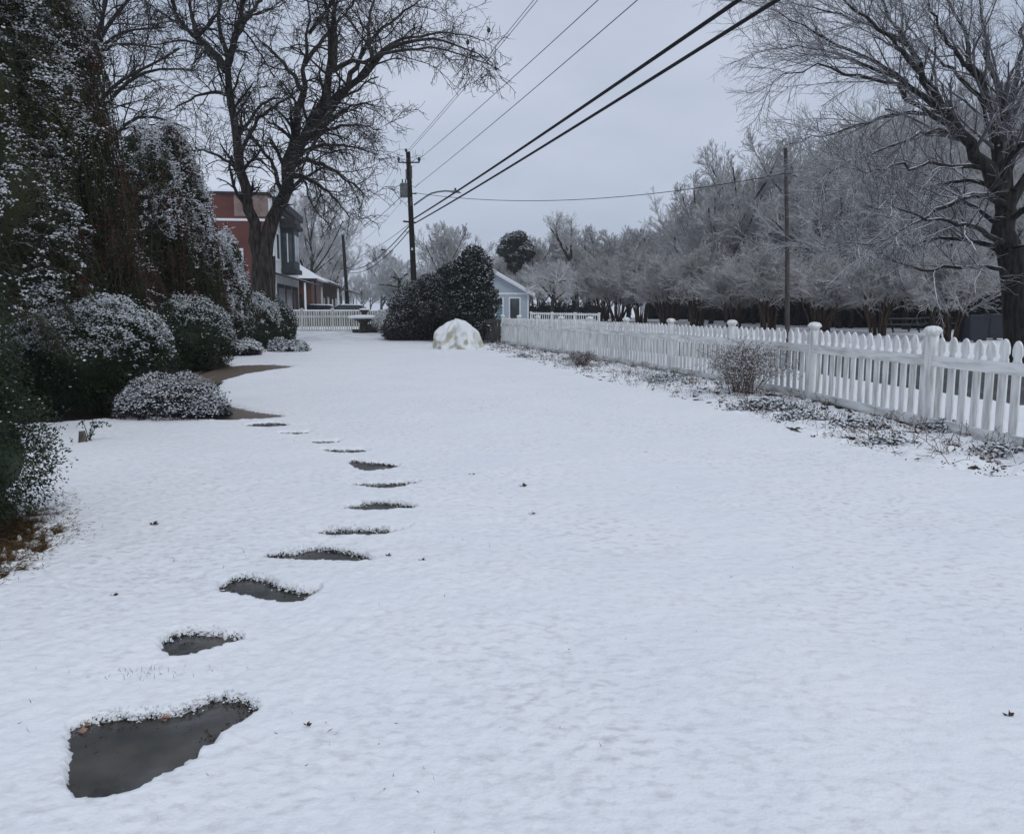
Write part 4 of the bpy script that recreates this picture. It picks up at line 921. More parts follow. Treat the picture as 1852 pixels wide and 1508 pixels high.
# ---- weeping hollies
def weeping_tree(label, base, h, rad, seed, n_str, leaf, snow_n, snow_s, low=.55, lean=0, red=.5, sthr=.25, snow_sel=.5, snow_side=1, n_bough=110):
    r_ = default_rng(seed); base = np.asarray(base, float); t = thing('weeping_holly', label, 'tree', base, 'weeping hollies on the left')
    prof = lambda z: rad * np.clip(np.sqrt(np.maximum(1 - np.maximum((z - .42) / .58, 0) ** 2, 0)), 0, 1) * np.where(z < .42, .86 + .14 * z / .42, 1)
    b = MB(); b.tube([base + [0, 0, -.1], base + [.1, 0, h * .35], base + [0, .1, h * .7], base + [.1, 0, h * .95]], [.16, .13, .09, .04], 9); tk = b.build('trunk', M['bark'], t, smooth=True)
    # dense inner mass of twigs and leaves
    b = MB(); n = n_str * 26
    z = low / h + (.90 - low / h) * r_.random(n) ** .9; a = r_.random(n) * 6.283; lob = 1 + .16 * np.sin(a * 3 + z * 7 + seed) + .10 * np.sin(a * 7 - z * 13)
    rr = prof(z) * lob * (.40 + .52 * r_.random(n) ** .5)
    P = base + np.c_[np.cos(a) * rr + lean * z, np.sin(a) * rr, z * h]
    leaves(b, P, np.c_[np.cos(a) * .5, np.sin(a) * .5, -1.0 * np.ones(n)] + r_.normal(size=(n, 3)) * .55, leaf * (.7 + .8 * r_.random(n)), leaf * .42, r_)
    # inner dark column
    k = 10; zz = np.linspace(.08, .80, k)
    b.lathe([(max(prof(v) * (.55 - .35 * (v - .08) / .72), .04), v * h) for v in zz], base + [lean * .4, 0, 0], 14); b.build('foliage', M['leaf_weep'], t)
    # arching boughs, then strands hanging from them
    nb = n_bough; zb = .26 + .70 * r_.random(nb) ** .8; ab = r_.random(nb) * 6.283; KB = 10; sb_ = np.linspace(0, 1, KB)
    reach = prof(zb) * (.80 + .42 * r_.random(nb)) + .08; drop = np.minimum((.5 + .9 * r_.random(nb)) * reach * 1.1, zb * h - low)
    BX = reach[:, None] * np.sin(sb_ * 1.45)[None]
    BP = np.stack([base[0] + lean * zb[:, None] + np.cos(ab)[:, None] * BX, base[1] + np.sin(ab)[:, None] * BX, base[2] + (zb * h)[:, None] + .35 * np.sin(sb_ * 2.6)[None] * reach[:, None] * .6 - drop[:, None] * sb_[None] ** 2.2], -1)
    BP[:, 1:] += r_.normal(size=(nb, KB - 1, 3)).cumsum(1) * .025
    K = 9; s = np.linspace(0, 1, K); ib = r_.integers(0, nb, n_str); fb = (.30 + .70 * r_.random(n_str)) * (KB - 1.001); jb = fb.astype(int); wb = (fb - jb)[:, None]
    A0 = BP[ib, jb] * (1 - wb) + BP[ib, jb + 1] * wb; a = ab[ib]; z0 = zb[ib]
    Ln = np.clip((A0[:, 2] - base[2] - low) * (.35 + .65 * r_.random(n_str)), .15, h * .34); outw = .10 + .20 * r_.random(n_str); sd_ = r_.normal(size=n_str) * .14
    HX = outw[:, None] * np.sin(np.minimum(s * 1.7, 1.57))[None]
    P = np.stack([A0[:, :1] + np.cos(a)[:, None] * HX - np.sin(a)[:, None] * sd_[:, None] * s, A0[:, 1:2] + np.sin(a)[:, None] * HX + np.cos(a)[:, None] * sd_[:, None] * s, A0[:, 2:] + .05 * np.sin(s * 3)[None] - Ln[:, None] * s[None] ** 1.25], -1)
    P[:, 1:, :2] += r_.normal(size=(n_str, K - 1, 2)).cumsum(1) * .016
    b = MB(); b.tubes(BP, .022 * (1 - .75 * sb_)[None] * np.ones((nb, 1)), 5); b.build('boughs', M['bark'], t, smooth=True)
    tw, tr_ = spawn(BP, np.full((nb, KB), .008), 16, r_, (25, 85), (.16, .50), up=.05, wob=.16, tmin=.15, K=5, rmin=.0030 + .00012 * base[1], hang=.12)
    tw2, tr2 = spawn(tw, tr_, 4, r_, (25, 60), (.06, .2), up=.0, wob=.16, K=3, rmin=.0026 + .00012 * base[1]); b = MB(); b.tubes(tw, tr_, 3); b.tubes(tw2, tr2, 3); b.build('sprays', M['bark_twig'], t, smooth=True)
    b = MB(); b.tubes(P, np.full((n_str, K), .0045 + .0002 * base[1]), 3)
    a1, q1 = spawn(P, np.full((n_str, K), .005), 5, r_, (20, 50), (.15, .5), up=-.1, wob=.12, K=4, rmin=.0030 + .00012 * base[1]); b.tubes(a1, q1, 3)
    b.build('hanging_strands', M['strand'], t)
    m = n_str * 30; i = r_.integers(0, n_str, m); f = r_.random(m) * (K - 1.001); j = f.astype(int); w = (f - j)[:, None]
    Q = P[i, j] * (1 - w) + P[i, j + 1] * w + r_.normal(size=(m, 3)) * .045
    b = MB(); leaves(b, Q, r_.normal(size=(m, 3)) * .8 + [0, 0, -.7], leaf * (.6 + .7 * r_.random(m)), leaf * .4, r_); b.build('leaves', M['leaf_weep'], t)
    # berries in drifts
    m = int(n_str * 26); i = r_.integers(0, n_str, m); f = r_.random(m) ** 1.4 * (K - 1.001); j = f.astype(int); w = (f - j)[:, None]
    Q = P[i, j] * (1 - w) + P[i, j + 1] * w + r_.normal(size=(m, 3)) * .04
    kk = fbm(Q[:, 0] * 1.3 + Q[:, 1] * .7 + seed, Q[:, 2] * .9, 3, seed % 13) > 1.03 - red; Q = Q[kk]
    b = MB(); blobs(b, Q, np.full((len(Q), 3), .008 + .0006 * base[1]) * (.6 + .8 * r_.random((len(Q), 1))), r_); b.build('berries', M['berry'], t, smooth=True)
    # snow lying on the outer sprays
    selb = (r_.random(nb) * .55 + .5 * (zb - .6) + .22 * np.cos(ab) * snow_side) > snow_sel - .35
    own = np.nonzero(selb[ib])[0]; m1 = int(snow_n * .55 * len(own) / n_str); i = own[r_.integers(0, len(own), m1)]; f = r_.random(m1) ** 1.6 * (K - 1.001) * .6
    j = f.astype(int); w = (f - j)[:, None]; Q1 = P[i, j] * (1 - w) + P[i, j + 1] * w + r_.normal(size=(m1, 3)) * [.035, .035, .02]
    ow = np.nonzero(selb)[0]; m2 = int(snow_n * .45 * len(ow) / nb); i2 = ow[r_.integers(0, len(ow), m2)]; f2 = (.25 + .75 * r_.random(m2)) * (KB - 1.001); j2 = f2.astype(int); w2 = (f2 - j2)[:, None]
    Q2 = BP[i2, j2] * (1 - w2) + BP[i2, j2 + 1] * w2 + r_.normal(size=(m2, 3)) * [.06, .06, .025] + [0, 0, .03]
    TP = np.concatenate([tw.reshape(nb, -1, 3)[ow].reshape(-1, 3), tw2.reshape(nb, -1, 3)[ow].reshape(-1, 3)]); m3 = int(snow_n * .35); Q3 = TP[r_.integers(0, len(TP), m3)] + r_.normal(size=(m3, 3)) * [.012, .012, .006] + [0, 0, .008]
    Q = np.concatenate([Q1, Q2, Q3]); f = np.concatenate([f, np.zeros(m2 + m3)]); fall = ((Q[:, 2] - base[2]) / h)
    ns = .55 * fbm(Q[:, 0] * 2.2 + Q[:, 1] * 1.3, Q[:, 2] * 2.4 + seed, 3, seed % 11) + .45 * fbm(Q[:, 0] * 7 + Q[:, 1] * 4, Q[:, 2] * 9 + seed, 2, seed % 7)
    kk = ns + .35 * (fall - .5) - .22 * f / K + .12 * np.cos(np.arctan2(Q[:, 1] - base[1], Q[:, 0] - base[0])) > sthr + .25; Q = Q[kk]
    b = MB(); blobs(b, Q, snow_s * (.4 + .9 * r_.random((len(Q), 1)) ** 1.4) * np.array([1.3, 1.0, .5]), r_); b.build('snow', M['snow'], t, smooth=True)
    return t
weeping_tree('tallest weeping holly with red berries behind the big clipped shrub', col(78, 14.2), 8.2, 1.40, 301, 1500, .050, 60000, .0150, low=1.3, red=.545, sthr=.27, snow_sel=.74, n_bough=120)
weeping_tree('cone-shaped weeping holly with red berries and snowy sprays, left of the brick building', col(288, 23.5), 7.0, 1.50, 302, 1300, .070, 80000, .021, low=1.1, red=.565, sthr=.295, lean=.15, snow_sel=.55, snow_side=.6, n_bough=110)
weeping_tree('short weeping holly filling the gap in front of the brick wall', col(395, 26.5), 4.1, .98, 303, 520, .08, 42000, .024, low=.9, red=.50, sthr=.24, snow_sel=.45, snow_side=.5, n_bough=60)
# ---- the near holly with snow-laden sprays at the left edge
nb_ = col(-75, 9.4); t = thing('holly_tree', 'near evergreen with heavy snow-laden sprays along the left edge', 'tree', nb_)
r = default_rng(310)
W = [(nb_ + np.array(c), rad) for c, rad in [((.0, .3, 3.0), (1.05, 1.1, 1.2)), ((.05, .1, 4.3), (1.05, 1.0, 1.1)), ((-.3, 0, 2.0), (1.0, 1.0, .9)), ((-.2, .3, 5.6), (1.1, 1.1, 1.1))]]
b = MB(); core(b, W, .7); leaf_lump(r, W, 26000, .055, .026, b, droop=.4); b.build('foliage', M['leaf_weep'], t)
b = MB(); b.tube([nb_ + [0, 0, -.1], nb_ + [.05, 0, 2.5], nb_ + [0, 0, 5.5]], [.14, .11, .06], 9); b.build('trunk', M['bark'], t, smooth=True)
n = 320; z0 = 1.35 + 5.0 * r.random(n); a = r.random(n) * 6.283; K = 8; s = np.linspace(0, 1, K); rr0 = .55 + .25 * r.random(n); Ln = .35 + .35 * r.random(n)
Rr = rr0[:, None] + Ln[:, None] * s[None]; P = nb_ + np.stack([np.cos(a)[:, None] * Rr, np.sin(a)[:, None] * Rr, z0[:, None] + .18 * np.sin(s * 2.2)[None] - (.35 + .3 * r.random(n))[:, None] * s[None] ** 2], -1)
b = MB(); b.tubes(P, np.full((n, K), .006), 4); a1, q1 = spawn(P, np.full((n, K), .005), 6, r, (25, 55), (.12, .32), up=-.06, wob=.1, K=4, rmin=.0035); b.tubes(a1, q1, 3); b.build('branches', M['bark'], t, smooth=True)
PP = np.concatenate([P.reshape(-1, 3), a1.reshape(-1, 3)]); m = 34000; Q = PP[r.integers(0, len(PP), m)] + r.normal(size=(m, 3)) * .03
b = MB(); leaves(b, Q, r.normal(size=(m, 3)) * .8 + [0, 0, -.3], .04 + .025 * r.random(m), .019, r); b.build('leaves', M['leaf_weep'], t)
m = 70000; Q = PP[r.integers(0, len(PP), m)] + r.normal(size=(m, 3)) * [.028, .028, .012] + [0, 0, .022]
kk = .6 * fbm(Q[:, 0] * 1.8 + Q[:, 1] * 1.1, Q[:, 2] * 1.5, 3, 5) + .4 * fbm(Q[:, 0] * 8, Q[:, 2] * 8 + Q[:, 1] * 5, 2, 7) > .50 + .12 * (Q[:, 2] < 2.3); Q = Q[kk]
b = MB(); blobs(b, Q, .0145 * (.4 + .9 * r.random((len(Q), 1)) ** 1.4) * np.array([1.25, 1.0, .55]), r); b.build('snow', M['snow'], t, smooth=True)

# ---------------------------------------------------------------- holly and camellia by the far corner, covered plant
b0 = col(775, 39.5)
shrub('holly_shrub', 'wide dark rounded holly in front of the utility pole, dusted with snow', b0,
      [((-.1, 0, 1.35), (1.75, 1.5, 1.5)), ((-.9, -.1, .8), (1.15, 1.2, 1.0)), ((.7, .1, 2.0), (1.25, 1.2, 1.25)), ((1.2, -.1, 1.1), (1.3, 1.2, 1.3)), ((1.5, .1, 2.3), (.8, .9, 1.0)), ((.1, -.5, 2.35), (.8, .8, .7)), ((-1.4, -.3, .5), (.8, .9, .7)), ((1.0, 0, 3.0), (.55, .6, .6))], 46000, .12, .06, M['leaf_holly'], 401, 22000, .030, .30, stem=(5, 1, .3, .06), clump=2.2, patch=1.1)
b0 = col(848, 37.2)
shrub('camellia_tree', 'tall dark glossy camellia with pale buds beside the shade-coloured board fence', b0,
      [((.0, 0, 1.1), (1.08, 1.1, 1.2)), ((.05, .0, 2.4), (1.10, 1.1, 1.2)), ((.25, 0, 3.2), (.80, .9, .95)), ((.5, -.1, .6), (.8, .8, .75)), ((-.5, -.2, 3.0), (.6, .7, .7)), ((.65, -.2, 1.9), (.7, .8, .7)), ((-.7, -.3, 1.6), (.7, .7, .9)), ((.2, .1, 3.8), (.5, .5, .55))], 26000, .13, .065, M['leaf_camellia'], 402, 9000, .036, .42, bias=(.3, 0), stem=(4, 1.5, .3, .07), clump=2.6, patch=1.5, cat='tree')
b0 = col(700, 43.4)
t = shrub('wiry_shrub', 'pale wiry shrub against the far fence left of the holly', b0, [((0, 0, .6), (.75, .6, .65))], 2600, .10, .02, M['dry_stem'], 403, 2600, .045, .1, core_s=.1, out=1.2, clump=3)

def covered_plant():
    base = ground(824, 634); r_ = default_rng(410)
    n, k = 72, 30; ph = np.arange(n) * 2 * math.pi / n; v = np.linspace(0, 1, k)
    PH, V = np.meshgrid(ph, v)
    prof = np.interp(V, [0, .1, .25, .45, .62, .78, .9, 1], [1.02, .99, .93, .80, .62, .40, .20, 0])
    zz = np.interp(V, [0, .1, .25, .45, .62, .78, .9, 1], [0, .09, .30, .62, .84, .99, 1.06, 1.09])
    fold = .10 * np.sin(PH * 5 + 2.2 * V + .5) + .075 * np.sin(PH * 9 - 3.5 * V + 1.4) + .045 * np.sin(PH * 17 + 5 * V) + .10 * (fbm(np.cos(PH) * 2.2 + V * 2, np.sin(PH) * 2.2 + 7, 3, 3) - .5)
    fold = fold + .09 * (np.abs(np.sin(PH * 3.5 + 4 * V)) - .6) + .07 * (np.abs(np.sin(PH * 6 - 6 * V + 1)) - .6) + .10 * (fbm(PH * 3, V * 9, 3, 8) - .5)
    fold = fold * np.sin(np.clip(V * 1.05 + .12, 0, 1) * math.pi) ** .6
    # one deep diagonal crease on the front
    d = np.abs(((PH - (-1.75 + 1.0 * (V - .4))) + math.pi) % (2 * math.pi) - math.pi)
    fold -= .32 * np.exp(-(d / .16) ** 2) * np.exp(-((V - .42) / .26) ** 2)
    flare = 1 + .10 * np.exp(-(V / .06) ** 2) * np.sin(PH * 11 + 2 * np.sin(PH * 3))
    Rr = .90 * prof * flare * (1 + fold)
    Pm = np.stack([base[0] + .02 - .10 * V + Rr * np.cos(PH), base[1] + .85 + Rr * .95 * np.sin(PH), base[2] + zz * (1 + .45 * fold + .10 * np.sin(PH + 2.6)) + .05 * np.sin(PH * 2 + 1) * V], -1)
    i = np.arange(n * k).reshape(k, n); F = np.stack([i[:-1], np.roll(i, -1, 1)[:-1], np.roll(i, -1, 1)[1:], i[1:]], -1).reshape(-1, 4)
    b = MB(); b.add(Pm.reshape(-1, 3), F)
    return b.build('covered_plant', M['tarp'], smooth=True)
tag(covered_plant(), 'plant wrapped in crumpled cream frost cloth, snow on its top', 'covered plant')

# ---------------------------------------------------------------- plants in the bed along the fence
def wiry(name, label, base, h, rad, n, seed, snow_n, m=None, leafn=0):
    r_ = default_rng(seed); base = np.asarray(base); t = thing(name, label, 'plant', base, 'winter plants in the bed by the fence')
    a = r_.random(n) * 6.283; K = 6; z = np.linspace(0, 1, K); sp = rad * (.25 + .75 * r_.random(n)); H = h * (.55 + .45 * r_.random(n)) * (1.1 - .4 * sp / rad)
    rb = .30 * rad * np.sqrt(r_.random((n, 1))); ph_ = r_.random((n, 1)) * 6.283; P = np.stack([base[0] + np.cos(ph_) * rb + np.cos(a)[:, None] * sp[:, None] * z ** .9 + r_.normal(size=(n, K)).cumsum(1) * .012, base[1] + np.sin(ph_) * rb + np.sin(a)[:, None] * sp[:, None] * z ** .9 + r_.normal(size=(n, K)).cumsum(1) * .02, base[2] + H[:, None] * np.sin(z * (1.35 + .9 * r_.random((n, 1))))], -1)
    R = np.full((n, K), .0055) * (1 - .4 * z); b = MB(); b.tubes(P, R, 4)
    a1, b1 = spawn(P, R, 9, r_, (30, 75), (h * .10, h * .32), up=.01, wob=.2, K=4, rmin=.0036); b.tubes(a1, b1, 3)
    a2, b2 = spawn(a1, b1, 4, r_, (30, 75), (h * .04, h * .14), wob=.2, K=3, rmin=.0032); b.tubes(a2, b2, 3)
    b.build('stems', m or M['dry_stem'], t, smooth=True)
    Q = np.concatenate([a1.reshape(-1, 3), a2.reshape(-1, 3)])
    if leafn:
        b = MB(); q = Q[r_.integers(0, len(Q), leafn)]; leaves(b, q, r_.normal(size=q.shape), .035 + .02 * r_.random(len(q)), .016, r_); b.build('leaves', M['leaf_litter'], t)
    q = Q[r_.integers(0, len(Q), snow_n)] + [0, 0, .006]; b = MB(); blobs(b, q, .011 * (.5 + r_.random((len(q), 1))) * np.array([1.2, 1, .6]), r_); b.build('snow', M['snow'], t, smooth=True)
    return t
wiry('wiry_bush', 'tall wiry brown bush with snowy twigs against the fence', ground(1342, 716), 1.0, .78, 62, 501, 3400, leafn=900)
wiry('wiry_bush', 'low brown dried plant by the fence, halfway to the far corner', ground(1050, 661), .42, .55, 60, 502, 500, leafn=700)
def low_plant(label, px, py, rad, h, n, seed):
    r_ = default_rng(seed); base = ground(px, py); t = thing('evergreen_perennial', label, 'plant', base, 'low leafy plants in the bed by the fence')
    p = base + r_.normal(size=(n, 3)) * [rad * .5, rad * .38, 0]; p[:, 2] = base[2] + h * r_.random(n) * np.exp(-((p[:, 0] - base[0]) ** 2 + (p[:, 1] - base[1]) ** 2) / rad ** 2)
    b = MB(); leaves(b, p, r_.normal(size=p.shape) * [1, 1, .5] + [0, 0, .25], .045 + .035 * r_.random(n), .018 + .010 * r_.random(n), r_); b.build('leaves', M['leaf_holly'], t)
    q = p[r_.random(n) < .8] + [0, 0, .018]; b = MB(); blobs(b, q, .024 * (.5 + .8 * r_.random((len(q), 1))) * np.array([1.2, 1, .5]), r_); b.build('snow', M['snow'], t, smooth=True)
for i, a in enumerate([('leafy clump in front of the wiry bush', 1385, 742, .55, .16, 420), ('dark leafy clump in the bed left of the nearest fence posts', 1555, 778, .42, .13, 330),
     ('leafy clump at the foot of the nearest post', 1712, 782, .34, .14, 240), ('small leafy clump nearest the lawn in front of the nearest posts', 1612, 806, .26, .10, 150),
     ('leafy clump at the near right end of the bed', 1810, 824, .30, .10, 150), ('leafy clump in the bed left of the wiry bush', 1205, 692, .60, .16, 380),
     ('small dark clump near the far corner of the bed', 945, 648, .35, .14, 130), ('leafy clump right of the wiry bush base', 1450, 762, .40, .12, 260)]):
    low_plant(a[0], a[1], a[2], a[3], a[4] * 1.2, int(a[5] * 1.9), 510 + i)
b = MB(); bs = ground(150, 806); r = default_rng(531)
b.tube([bs + [0, 0, -.05], bs + [.005, 0, .08], bs + [.0, 0, .17]], [.055, .045, .032], 9); st_ = b.build('stump', M['stump'], None, smooth=False)
tag(st_, 'small weathered wooden stump in the snow by the near left shrub', 'stump')
t = thing('fern_sprig', 'arching green sprig carrying snow beside the small stump', 'plant', bs + [.03, .1, 0])
K = 8; s = np.linspace(0, 1, K); P = np.stack([np.stack([bs[0] + .02 + dx * s, bs[1] + .1 + 0 * s, .04 + .22 * np.sin(s * 2.2)], 1) for dx in (.16, .24, -.10, .10)])
b = MB(); b.tubes(P, np.full((4, K), .005), 4); b.build('stems', M['leaf_box'], t)
Q = P.reshape(-1, 3)[r.integers(0, 4 * K, 130)] + r.normal(size=(130, 3)) * .012; b = MB(); leaves(b, Q, r.normal(size=Q.shape) + [0, 0, -.4], .04, .014, r); b.build('leaves', M['leaf_box'], t)
Q = P[:2, 2:].reshape(-1, 3)[r.integers(0, 12, 70)] + r.normal(size=(70, 3)) * [.015, .01, .004] + [0, 0, .012]; b = MB(); blobs(b, Q, np.full((70, 3), .012) * [1.3, 1, .6], r); b.build('snow', M['snow'], t, smooth=True)

# ---------------------------------------------------------------- stone table and urn by the far fence
tb = col(657, 43.6); t = thing('stone_table', 'dark stone garden table on a flared pedestal with snow on its top', 'garden table', tb)
b = MB(); b.box(tb + [.35, .1, .24], (.8, .4, .52)); b.box(tb + [-.25, .1, .10], (.7, .42, .24)); b.build('base', M['stone_dark'], t)
b = MB(); b.lathe([(0, .1), (.34, .1), (.24, .22), (.2, .5), (.28, .62), (.50, .74), (.62, .80), (0, .80)], tb, 14); b.build('pedestal', M['stone_dark'], t, smooth=False)
b = MB(); b.lathe([(0, .80), (.78, .80), (.84, .85), (.84, .90), (.70, .96), (.3, .99), (0, 1.0)], tb, 20); b.build('table_top', M['snow'], t, smooth=False)
b = MB(); b.lathe([(0, 0), (.14, 0), (.11, .05), (.20, .16), (.28, .25), (.31, .27), (0, .27)], tb + [.05, 0, .99], 12)
u = b.build('urn', M['stone_dark']); tag(u, 'dark stone urn standing on the snowy garden table', 'urn')
b = MB(); b.lathe([(0, .268), (.29, .268), (.24, .33), (0, .36)], tb + [.05, 0, .99], 12); o = b.build('snow', M['snow']); o.parent = u

# ---------------------------------------------------------------- low wall and buildings at the far left
wa, wb = col(480, 56), col(735, 57)
w_ = thing('street_wall', 'low dark wall with a snowy coping behind the far picket fence', 'wall', wa); d = wb - wa; L = np.linalg.norm(d); rz = math.atan2(d[1], d[0])
b = MB(); b.box((wa + wb) / 2 + [0, 0, .50], (L, .3, 1.2), rz); b.build('wall', M['stone_dark'], w_)
b = MB(); b.box((wa + wb) / 2 + [0, 0, 1.14], (L + .1, .42, .08), rz); b.build('snow_coping', M['snow'], w_)
for k_, (px, lab) in enumerate([(640, 'parked dark car roof with snow beyond the low street wall'), (585, 'second snow-topped dark car, left, beyond the low street wall')]):
    cb_ = col(px, 70); c_ = thing('parked_car', lab, 'car', cb_, 'cars parked beyond the street wall')
    prof = [(-2.1, .3), (2.1, .3), (2.15, .75), (1.2, .95), (.7, 1.42), (-1.1, 1.45), (-1.9, 1.0), (-2.15, .9)]
    b = MB(); b.prism(prof, cb_ + [0, .8, 0], (1, 0, 0), (0, 0, 1), (0, -1.6, 0)); b.build('body', M['bin'], c_)
    b = MB(); b.prism([(-1.0, 1.452), (.65, 1.422), (.6, 1.50), (-.95, 1.53)], cb_ + [0, .7, 0], (1, 0, 0), (0, 0, 1), (0, -1.4, 0)); b.build('roof_snow', M['snow'], c_)
    for x in (-1.3, 1.3):
        b = MB(); a_ = np.arange(14) * 2 * math.pi / 14; b.prism(np.c_[np.cos(a_) * .33 + x, np.sin(a_) * .33 + .33], cb_ + [0, -.78, 0], (1, 0, 0), (0, 0, 1), (0, -.1, 0)); b.build('wheel', M['metal_dark'], c_)
    b = MB(); b.prism([(-1.5, 1.0), (.95, .98), (.6, 1.35), (-1.05, 1.37)], cb_ + [0, -.795, 0], (1, 0, 0), (0, 0, 1), (0, -.02, 0)); b.build('window', M['glass'], c_)

def local(O, U, Nn):
    """box in building axes: along U, outward Nn, up"""
    Mx = np.stack([U, Nn, [0, 0, 1]], 1)
    def bx(mb, s0, s1, n0, n1, z0, z1, mi=0):
        c = O + U * (s0 + s1) / 2 + Nn * (n0 + n1) / 2 + np.array([0, 0, (z0 + z1) / 2]); return mb.box(c, (s1 - s0, n1 - n0, z1 - z0), M=Mx, mi=mi)
    return bx
U1 = norm(np.array([-.128, 1, 0.])); N1 = np.array([U1[1], -U1[0], 0.])
O1 = col(500, 60.0)
B1 = thing('brick_building', 'two-storey red brick building with a white shop front and dark bay window', 'building', O1); bx = local(O1, U1, N1)
b = MB(); bx(b, 0, 13, -12, -.3, -.3, 9.45); b.build('brick_wall', M['brick'], B1)
b = MB(); bx(b, -.012, 0, -2.7, -.302, 7.9, 9.40); b.build('stucco_patch', M['stucco'], B1)
b = MB(); bx(b, -.05, 0, -9.5, -.302, 7.55, 7.72); b.build('trim_band', M['white_trim'], B1)
b = MB(); bx(b, -.15, 13.1, -12.1, -.25, 9.45, 9.60); b.build('eave', M['dark_trim'], B1)
b = MB(); b.prism([(-12.2, 0), (-.2, 0), (-.2, 3.1), (-12.2, 3.1)], O1 + U1 * -.2 + [0, 0, 9.602], N1, np.array([0, 0, 1]), U1 * 13); V = b.v[0]
b.v[0] = np.where((V[:, 2:] > O1[2] + 10) & (((V - O1) @ U1)[:, None] < 1), np.c_[V[:, :2], np.full(len(V), O1[2] + 9.75)], V); b.build('snow_roof', M['snow'], B1)
b = MB(); bx(b, .0, 12.8, -.3, 0, -.3, 9.2); b.build('shop_front', M['white_wall'], B1)
b = MB(); bx(b, -.1, 13, .002, .55, 8.75, 9.3); bx(b, -.1, 13, .002, .3, 8.45, 8.75); b.build('cornice', M['dark_trim'], B1)
wv = MB(); bx(wv, -.05, 0, -3.6, -2.2, 3.6, 5.6); wf = wv.build('window', M['white_trim'], B1)
b = MB(); bx(b, -.07, -.052, -3.42, -2.95, 3.8, 5.42); bx(b, -.07, -.052, -2.85, -2.38, 3.8, 5.42); o = b.build('pane', M['glass'], B1); o.parent = wf; o.location = (0, 0, 0)
bay = MB(); bx(bay, 3.2, 6.2, .0, 1.0, 4.3, 7.4); ba = bay.build('bay_window', M['green_trim'], B1)
for s0, s1, n0, n1 in ((3.5, 4.7, 1.002, 1.02), (4.85, 5.95, 1.002, 1.02), (3.17, 3.198, .2, .85)):
    b = MB(); bx(b, s0, s1, n0, n1, 4.9, 6.9); o = b.build('pane', M['glass'], B1); o.parent = ba; o.location = (0, 0, 0)
b = MB(); bx(b, 3.165, 3.198, .48, .56, 4.8, 7.0); o = b.build('mullion', M['white_wall'], B1); o.parent = ba; o.location = (0, 0, 0)
b = MB(); bx(b, 2.9, 6.5, .0, 1.3, 7.402, 7.7); bx(b, 3.0, 6.4, .0, 1.15, 7.7, 8.1); o = b.build('bay_roof', M['dark_trim'], B1); o.parent = ba; o.location = (0, 0, 0)
b = MB(); bx(b, 3.0, 6.4, .0, 1.15, 3.95, 4.298); o = b.build('bay_sill', M['dark_trim'], B1); o.parent = ba; o.location = (0, 0, 0)
for s0 in (.8, 8.5):
    wv = MB(); bx(wv, s0, s0 + 1.2, .002, .06, 4.8, 6.9); wf = wv.build('window', M['white_trim'], B1)
    b = MB(); bx(b, s0 + .12, s0 + 1.08, .061, .08, 4.95, 6.75); o = b.build('pane', M['glass'], B1); o.parent = wf; o.location = (0, 0, 0)
for s0 in (.7, 4.6, 8.6):
    wv = MB(); bx(wv, s0, s0 + 3.4, .002, .05, .1, 3.1); wf = wv.build('shop_window', M['dark_trim'], B1)
    b = MB(); bx(b, s0 + .2, s0 + 3.2, .051, .07, .7, 2.8); o = b.build('pane', M['glass'], B1); o.parent = wf; o.location = (0, 0, 0)
aw = MB(); aw.prism([(0.01, 3.75), (2.2, 3.15), (2.2, 3.25), (.01, 3.9)], O1 + U1 * .2, N1, np.array([0, 0, 1]), U1 * 12.2); awo = aw.build('awning', M['dark_trim'], B1)
for s0 in (.4, 12.1):
    b = MB(); bx(b, s0, s0 + .13, 2.0, 2.13, 0, 3.16); o = b.build('post', M['white_trim'], B1); o.parent = awo; o.location = (0, 0, 0)
B2 = thing('brick_shop', 'low brick shop with a snowy hipped roof beyond the white shop front', 'building', O1 + U1 * 15); bx = local(O1, U1, N1)
b = MB(); bx(b, 14.5, 25, -9, .9, -.3, 4.0); b.build('brick_wall', M['brick2'], B2)
b = MB(); q = O1 + U1 * 14.1
V = [q + N1 * 1.5 + [0, 0, 4.0], q + N1 * -9 + [0, 0, 4.0], q + U1 * 11.3 + N1 * -9 + [0, 0, 4.0], q + U1 * 11.3 + N1 * 1.5 + [0, 0, 4.0], q + U1 * 3.5 + N1 * -1.6 + [0, 0, 6.0], q + U1 * 3.5 + N1 * -9 + [0, 0, 6.0], q + U1 * 8 + N1 * -9 + [0, 0, 6.0], q + U1 * 8 + N1 * -1.6 + [0, 0, 6.0]]
b.add(V, [[3, 2, 1, 0], [4, 5, 6, 7], [0, 1, 5, 4], [1, 2, 6, 5], [2, 3, 7, 6], [3, 0, 4, 7]]); b.build('snow_roof', M['snow'], B2)
b = MB(); bx(b, 13.98, 14.1, -8.8, 1.5, 3.75, 3.98); b.build('eave', M['dark_trim'], B2)
b = MB(); bx(b, 19.5, 21.2, -3.4, -1.8, 4.6, 7.2); b.build('chimney', M['brick2'], B2)
b = MB(); bx(b, 14.44, 14.498, -1.0, .1, -.2, 2.6); b.build('door', M['green_trim'], B2)
b = MB(); bx(b, 14.2, 14.36, 1.2, 1.36, 0, 3.9); b.build('post', M['dark_trim'], B2)
B3 = thing('porch_shop', 'long brown shop with a snow-edged porch roof on posts, farthest in the row', 'building', O1 + U1 * 27)
b = MB(); bx(b, 26, 58, -9, 0, -.3, 4.6); b.build('wall', M['brown_wood'], B3)
b = MB(); b.prism([(.01, 4.1), (2.6, 3.35), (2.6, 3.5), (.01, 4.3)], O1 + U1 * 26, N1, np.array([0, 0, 1]), U1 * 32); pr_ = b.build('porch_roof', M['dark_trim'], B3)
